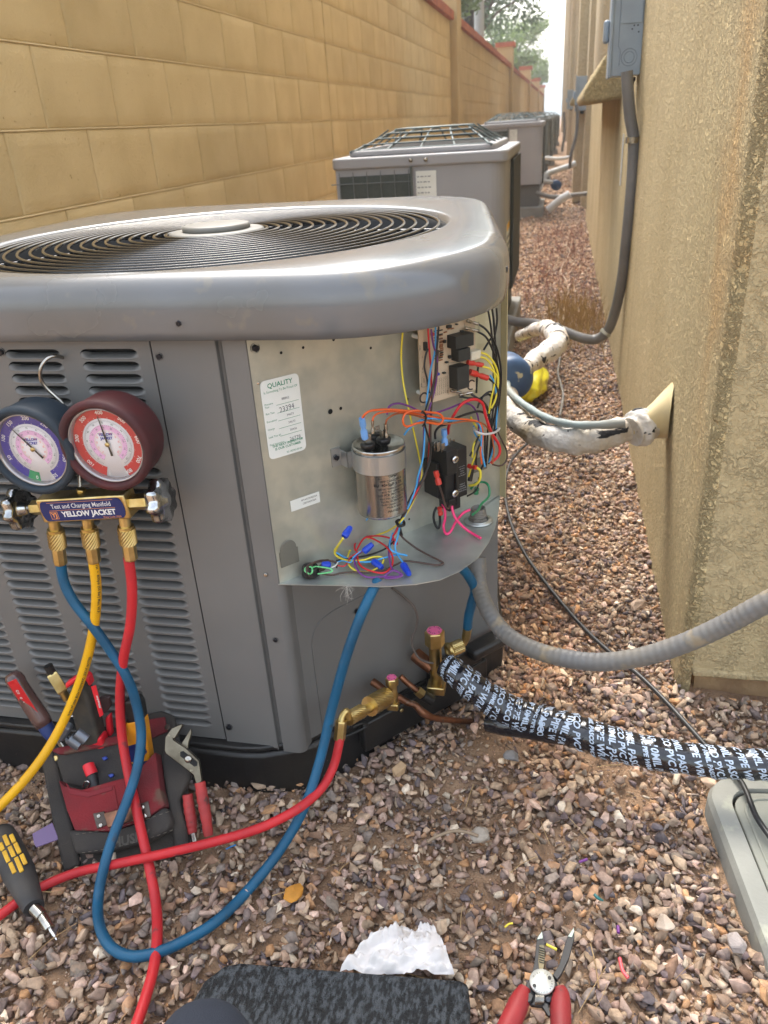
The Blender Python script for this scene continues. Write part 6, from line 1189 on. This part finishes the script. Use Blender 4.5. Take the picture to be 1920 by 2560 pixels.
def paper():
    mb = MB(); N_ = 46; vs = []; m = N_+1
    for j in range(m):
        for i in range(m):
            a = i/N_; b = j/N_; tl = 850+(985-850)*b; tr = 1136-(1136-1078)*b; u = tl+(tr-tl)*a; v = 2450-(2450-2330)*b-8*math.sin(a*9)*b
            if b > .9: v += 12*abs(math.sin(a*7+.6))*(b-.9)*10
            p = P(u, v, z=.014); f = noise.noise((a*5, b*4, 3))*.020+abs(noise.noise((a*11, b*7, 8)))*.016+noise.noise((a*25, b*21, 5))*.004
            vs.append(p+V((0, 0, .010+max(0, f)+.014*math.sin(math.pi*b))))
    mb.add(vs, [(j*m+i, j*m+i+1, (j+1)*m+i+1, (j+1)*m+i) for j in range(N_) for i in range(N_)], True)
    o = mb.obj('paper_towel', mat('tissue', lin((232,230,230)), .9, col2=lin((222,216,212)), ns=12, bump=.2, bs=300)); return tag(o, 'crumpled white paper towel sticking out from under the kneeling pad', 'paper towel')
paper()
ST = thing('wire_strippers', P(1340, 2450, z=.02), 'open wire strippers with black jaws, round silver pivot and red handles on the gravel', 'wire strippers')
def g(x, y): return (1220+x/6.381, 2300+y/6.381)
SP_, SN_ = V((0, 0, .030)), V((0, -.10, 1)).normalized(); blk_ = mat('stripper_black', (.008,.008,.010), .5); 
def ss(name, pts, th, m, off=0, bev=.0004, seg=1): return slab(name, [g(*q) for q in pts], SP_, SN_, th, m, ST, bev, seg, off)
ss('jaw', [(860,230),(875,330),(905,420),(905,640),(880,840),(820,870),(690,960),(740,700),(770,400),(800,320)], .006, blk_)
ss('jaw_tip', [(860,225),(876,330),(870,350),(775,370),(800,310)], .0068, mat('tip_steel', lin((120,130,124)), .4, .7), .0)
ss('jaw', [(1366,180),(1375,330),(1290,650),(1170,900),(1100,1000),(1030,920),(1130,760),(1240,380),(1265,320)], .006, blk_)
ss('jaw_tip', [(1368,165),(1375,240),(1335,335),(1262,318)], .0068, MT['tip_steel'], .0)
ss('blade_edge', [(820,400),(905,410),(905,640),(880,840),(815,830),(800,660)], .0012, mat('edge_olive', lin((110,100,76)), .45, .6, col2=lin((80,76,60)), ns=40), .0060, .0003)
for i in range(7): y = 430+i*38; ss('notch', [(815,y),(900,y+28),(900,y+38),(815,y+12)], .0006, ink, .0074, 0, 1)
ss('hinge_plate', [(610,1030),(700,940),(1060,960),(1110,1060),(1060,1300),(960,1400),(870,1420),(700,1400),(560,1300)], .005, blk_, -.004, .001)
MB().lathe([(.0128, 0), (.0128, .002), (.0122, .0028), (0, .0030)], PN(*g(862, 995), SP_+SN_*.0065, SN_), SN_, 36).obj('pivot_disc', mat('pivot_silver', lin((205,205,198)), .4, .6), ST)
c = PN(*g(862, 995), SP_+SN_*.0100, SN_); mb = MB()
for dx, dy in [(-120, 50), (120, -75)]: mb.lathe([(0, 0), (.0019, 0), (.0019, -.001)], PN(*g(862+dx, 995+dy), SP_+SN_*.0099, SN_), SN_, 12, False)
Mx = Matrix((V((1, 0, 0)), SN_.cross(V((1, 0, 0))), SN_)).transposed().to_4x4(); Mx.translation = c
for k, ch in enumerate('WIRE STRIPPER CUTTER'):
    t = math.radians(150-k*15); put_text(mb, ch, Mx @ Matrix.Rotation(t-math.pi/2, 4, 'Z') @ Matrix.Translation((0, .0098, 0)), .0024)
mb.obj('engraving', ink, ST)
ss('round_boss', [(600,1190),(680,1170),(735,1230),(700,1320),(620,1350),(570,1310),(560,1240)], .003, blk_, .002, .001); MB().lathe([(.0050, 0), (.0050, .0015), (0, .0017)], PN(*g(960, 1235), SP_+SN_*.003, SN_), SN_, 20).obj('rivet', mat('rivet_dark', (.08,.08,.09), .25, .8), ST)
mb = MB()
for i in range(8): p = PN(*g(760+i*18, 1275), SP_, SN_); mb.tube([p+V((0, .006*math.cos(t), .005*math.sin(t)+.002)) for t in np.linspace(0, 6.28, 9)], .0006, 5, crv=False)
mb.obj('spring', steel, ST)
ss('catch', [(880,1360),(990,1300),(960,1400),(1000,1560),(960,1560),(860,1410)], .004, blk_, -.002)
hd = mat('stripper_red', lin((150,36,38)), .6, col2=lin((126,34,36)), ns=26, nd=6, bump=.1, bs=300, spots=(lin((90,50,46)), 40, .66))
def hand(uvr): q = [PN(*g(x, y), SP_+SN_*o, SN_) for x, y, r_, o in uvr]; MB().tube(q, [r_ for *_, r_, o in uvr], 16, 6).obj('handle', hd, ST)
hand([(590,1080,.006,.001),(545,1200,.0088,0),(480,1360,.0108,0),(400,1540,.0108,0),(300,1740,.0104,0),(200,1950,.012,0)]); hand([(1130,1070,.006,.001),(1160,1180,.0088,0),(1160,1340,.0106,0),(1160,1520,.0106,0),(1165,1740,.0104,0),(1180,1950,.012,0)])
def scrap(pts, r_, m, label, h=.020): return tag(MB().tube([P(u, v, z=h) for u, v in pts], r_, 8).obj('wire_scrap', m), label, 'wire scrap')
scrap([(1366,2361),(1392,2374)], .0015, WIRE['yellow'], 'short yellow wire offcut between the stripper jaws', .026); scrap([(1549,2395),(1556,2425),(1570,2445)], .0022, wm('coral', (226,90,96)), 'coral pink insulation offcut on the gravel right of the strippers')
scrap([(1448,2155),(1468,2148)], .0018, WIRE['purple'], 'short purple wire offcut lying above the strippers'); scrap([(1486,2236),(1495,2245),(1508,2252)], [.002, .0022, .001], wm('teal', (20,100,100)), 'small dark teal plastic scrap in the gravel'); scrap([(1545,2315),(1546,2332)], .002, WIRE['purple'], 'tiny upright purple wire bit on the gravel')
scrap([(1262,2318),(1272,2310),(1282,2308)], .0012, WIRE['yellow'], 'thin yellow and red wire bit left of the strippers'); scrap([(565,2123),(575,2118),(590,2112)], .0010, mat('blue_scrap', lin((30,110,170)), .5), 'thin blue scrap beside the red hose')
scrap([(1068,2105),(1090,2092),(1130,2078),(1165,2080),(1195,2090)], .0022, mat('twig', lin((150,130,108)), .9), 'curved dry twig beside the rounded grey pebble', .022)
# ------------------------------------------------------------------ second, third and far condensers
ug = mat('pale_unit_paint', lin((158,158,162)), .5, col2=lin((148,148,152)), ns=3, bump=.05, bs=60); ug2 = mat('darker_unit_paint', lin((116,122,120)), .5, col2=lin((104,110,108)), ns=3)
coilm = mat('coil_fins', (.035,.045,.04), .6, col2=(.055,.065,.055), ns=200)
def unit(x0, x1, y0, y1, zb, zt_, label, m, detail=True):
    t = thing('condenser', ((x0+x1)/2, y0, 0), label, 'air conditioner', 'condensers further down the alley'); w = x1-x0
    body = [(x0+.012, y0+.012), (x1-.07, y0+.012)]+[(x1-.07+.058*math.sin(a), y0+.07-.058*math.cos(a)) for a in np.linspace(.2, 1.57, 6)]+[(x1-.012, y1-.012), (x0+.012, y1-.012)]
    n = len(body); MB().prism(body, Matrix.Translation((0, 0, zb)), zt_-.045-zb).obj('cabinet', m, t, bevel=.004)
    lid_ = rrect(x0, x1, y0, y1, .03, 5); MB().prism(lid_, Matrix.Translation((0, 0, zt_-.052)), .040).obj('lid', m, t, bevel=.008, seg=3)
    MB().prism(rrect(x0+.05, x1-.05, y0+.05, y1-.05, .05, 5), Matrix.Translation((0, 0, zt_-.013)), .022).obj('lid_riser', m, t, bevel=.008, seg=3)
    fr_ = MB(); z0, z1 = zt_+.01, zt_+.072; 
    MB().prism(rrect(x0+.09, x1-.09, y0+.09, y1-.09, .1, 5), Matrix.Translation((0, 0, zt_-.002)), .012).obj('fan_opening', dark, t)
    nb = 11 if detail else 6; gm_ = mat('guard_grey', lin((96,106,106)), .4, .5)
    def gz(t): k = min(1, t/.38, (1-t)/.30); return z0+(z1-z0)*k, .015+.115*k
    for i in range(nb):
        t_ = i/(nb-1); yy = y0+.065+(y1-y0-.13)*t_; z_, ins = gz(t_)
        MB().tube([(x0+.045+ins, yy, z_-.004), (x0+.055+ins, yy, z_), (x1-.055-ins, yy, z_), (x1-.045-ins, yy, z_-.004)], .0032, 6, crv=False).obj('guard_bar', gm_, t)
    for sx_ in (0, 1, 2, 3, 4):
        q = []
        for k in range(13):
            t_ = k/12; z_, ins = gz(t_); xa_ = x0+.05+ins; xb_ = x1-.05-ins; q.append((xa_+(xb_-xa_)*sx_/4, y0+.06+(y1-y0-.12)*t_, z_-.006))
        MB().tube(q, .0040, 6, crv=False).obj('guard_rod', gm_, t)
    for a_ in (1, 2, 3):
        for s_ in (0, 1):
            MB().tube([((x0+.06, x1-.06)[s_], y0+.1+(y1-y0-.2)*a_/4, z0-.004), ((x0+.17, x1-.17)[s_], y0+.1+(y1-y0-.2)*a_/4, z1)], .0036, 6, crv=False).obj('guard_strut', gm_, t)
    gx1 = x0+w*.455
    MB().box((x0+.025, y0+.008, zb+.05), (gx1, y0+.0125, zt_-.075)).obj('coil_face', coilm, t); gb = MB(); zz = zt_-.10; 
    ws = MB(); 
    for i in range(6): x = x0+.03+(gx1-x0-.035)*i/5; ws.tube([(x, y0-.004, zb+.03), (x, y0-.004, zt_-.06)], .0016, 5, crv=False)
    while zz > zb+.05: ws.tube([(x0-.003, y0-.004, zz), (gx1, y0-.004, zz)], .0018, 5, crv=False); zz -= .078
    ws.obj('coil_guard', mat('coil_guard', lin((104,110,112)), .5), t)
    L_ = MB().box((x0+w*.485, y0+.0095, zt_-.075-.30), (x0+w*.60, y0+.0115, zt_-.068)).obj('data_label', whitel, t)
    lt = MB(); r = random.Random(8)
    for i in range(15):
        z = zt_-.085-i*.0185; x = x0+w*.492
        for j in range(4): 
            l = r.uniform(.006, .013); lt.box((x, y0+.0088, z-.004), (x+l, y0+.0094, z)); x += l+.004
    lt.obj('print_line', mat('faint_print', lin((140,144,150)), .7), L_)
    MB().tube([(gx1+.005, y0-.004, zt_-.05), (gx1+.005, y0-.004, zb)], .0045, 6, crv=False).obj('guard_post', gm_, t)
    for dx in (.0, .055): MB().lathe([(.007, 0), (.007, .006), (0, .007)], (gx1+.005+dx, y0-.001, zt_-.03), (0, -1, 0), 8).obj('screw', steel, t)
    # side caution label, rear coil guard, pedestal
    s_ = MB().box((x1-.0125, y0+.13, zb+.04), (x1-.0105, y0+.30, zb+.26)).obj('caution_label', whitel, t); MB().box((x1-.0108, y0+.13, zb+.235), (x1-.0100, y0+.30, zb+.26)).obj('caution_stripe', mat('caution_orange', lin((236,180,40)), .5), s_)
    for i in range(6): MB().box((x1-.0108, y0+.14, zb+.06+i*.028), (x1-.0102, y0+.29, zb+.075+i*.028)).obj('print_line', MT['faint_print'], s_)
    MB().box((x1-.010, y0+.34, zb-.02), (x1+.002, y1, zt_-.06)).obj('side_coil_guard', mat('side_guard', lin((60,64,62)), .7, bump=1, bs=120), t)
    pm_ = mat('pedestal', lin((150,150,146)), .8, col2=lin((130,128,122)), ns=6)
    MB().box((x0+.06, y0+.05, .09), (x1-.03, y1-.05, zb+.004)).obj('stand', mat('stand_shade', lin((98,98,96)), .8), t); MB().box((x0-.02, y0-.02, -.05), (x1+.012, y1+.03, .09)).obj('pad', pm_, t, bevel=.006)
    return t
unit(-.845, -.192, 3.08, 3.98, .26, .80, 'second condenser, pale grey with wire top guard, right behind the nearest unit', ug)
unit(-.800, -.190, 8.25, 9.05, .29, .845, 'third condenser, pale grey on a pedestal, partly behind the second unit', ug)
for i, (y, lb_) in enumerate([(12.4, 'fourth condenser in the row, darker green grey'), (16.8, 'fifth condenser in the row, mostly hidden'), (21.5, 'sixth condenser in the row, tiny in the distance'), (27, 'seventh and farthest condenser in the row')]): unit(-.78, -.19+.012*i, y, y+.8, .25, .85, lb_, ug2, False)
# pipes of the third condenser on the far strip
wp = mat('white_pipe', lin((206,208,208)), .6, col2=lin((180,182,182)), ns=5)
tag(MB().tube([P(1345,480,y=8.6), P(1362,440,y=8.9), P(1385,428,y=9.1), P(1410,420,y=9.2), P(1440,408,y=9.2)], .028, 10).obj('white_line_set', wp), 'white pipe looping from the second house wall to the third condenser', 'pipe')
tag(MB().tube([P(1320,462,y=8.4), P(1350,452,y=8.7), P(1380,455,y=8.8)], .018, 8).obj('white_line_set', wp), 'short white pipe low beside the third condenser', 'pipe')
tag(MB().tube([P(1362,395,y=11), P(1400,397,y=11), P(1430,392,y=11)], .022, 8).obj('white_line_set', wp), 'distant white pipe crossing between the third and fourth condensers', 'pipe')
tag(MB().tube([P(1370,525,y=8.1), P(1400,500,y=8.1), P(1425,485,y=8.1)], .035, 8).obj('white_pipe', wp), 'slanting white pipe stub at the far end of the gravel strip', 'pipe')
tag(MB().tube([P(1340,482,y=8.2), P(1380,492,y=8.2), P(1430,488,y=8.2), P(1470,484,y=8.2)], .02, 8).obj('white_pipe', conduitm), 'grey horizontal pipe crossing low to the house behind the white stub', 'pipe')
tag(MB().lathe([(0, 0), (.05, 0), (.05, .09), (0, .09)], P(1388, 462, y=9.0), (.2, -1, 0), 16).obj('blue_filter_drum', capb), 'small distant blue drum beside the third condenser', 'filter drier')

# ------------------------------------------------------------------ added volume stands in for lens glare over far things
hz = MB().box((-30, -25, -1.4), (25, 250, 12.5)).mesh('glare_haze'); ho = link('glare_haze', hz, None, kind='stuff')
hm_ = bpy.data.materials.new('glare_haze'); hm_.use_nodes = True; N = hm_.node_tree.nodes; L = hm_.node_tree.links; N.remove(N['Principled BSDF']); pv_ = N.new('ShaderNodeVolumePrincipled')
pv_.inputs['Color'].default_value = (.9, .93, .96, 1); pv_.inputs['Density'].default_value = .0045; L.new(pv_.outputs[0], N['Material Output'].inputs['Volume']); hz.materials.append(hm_)
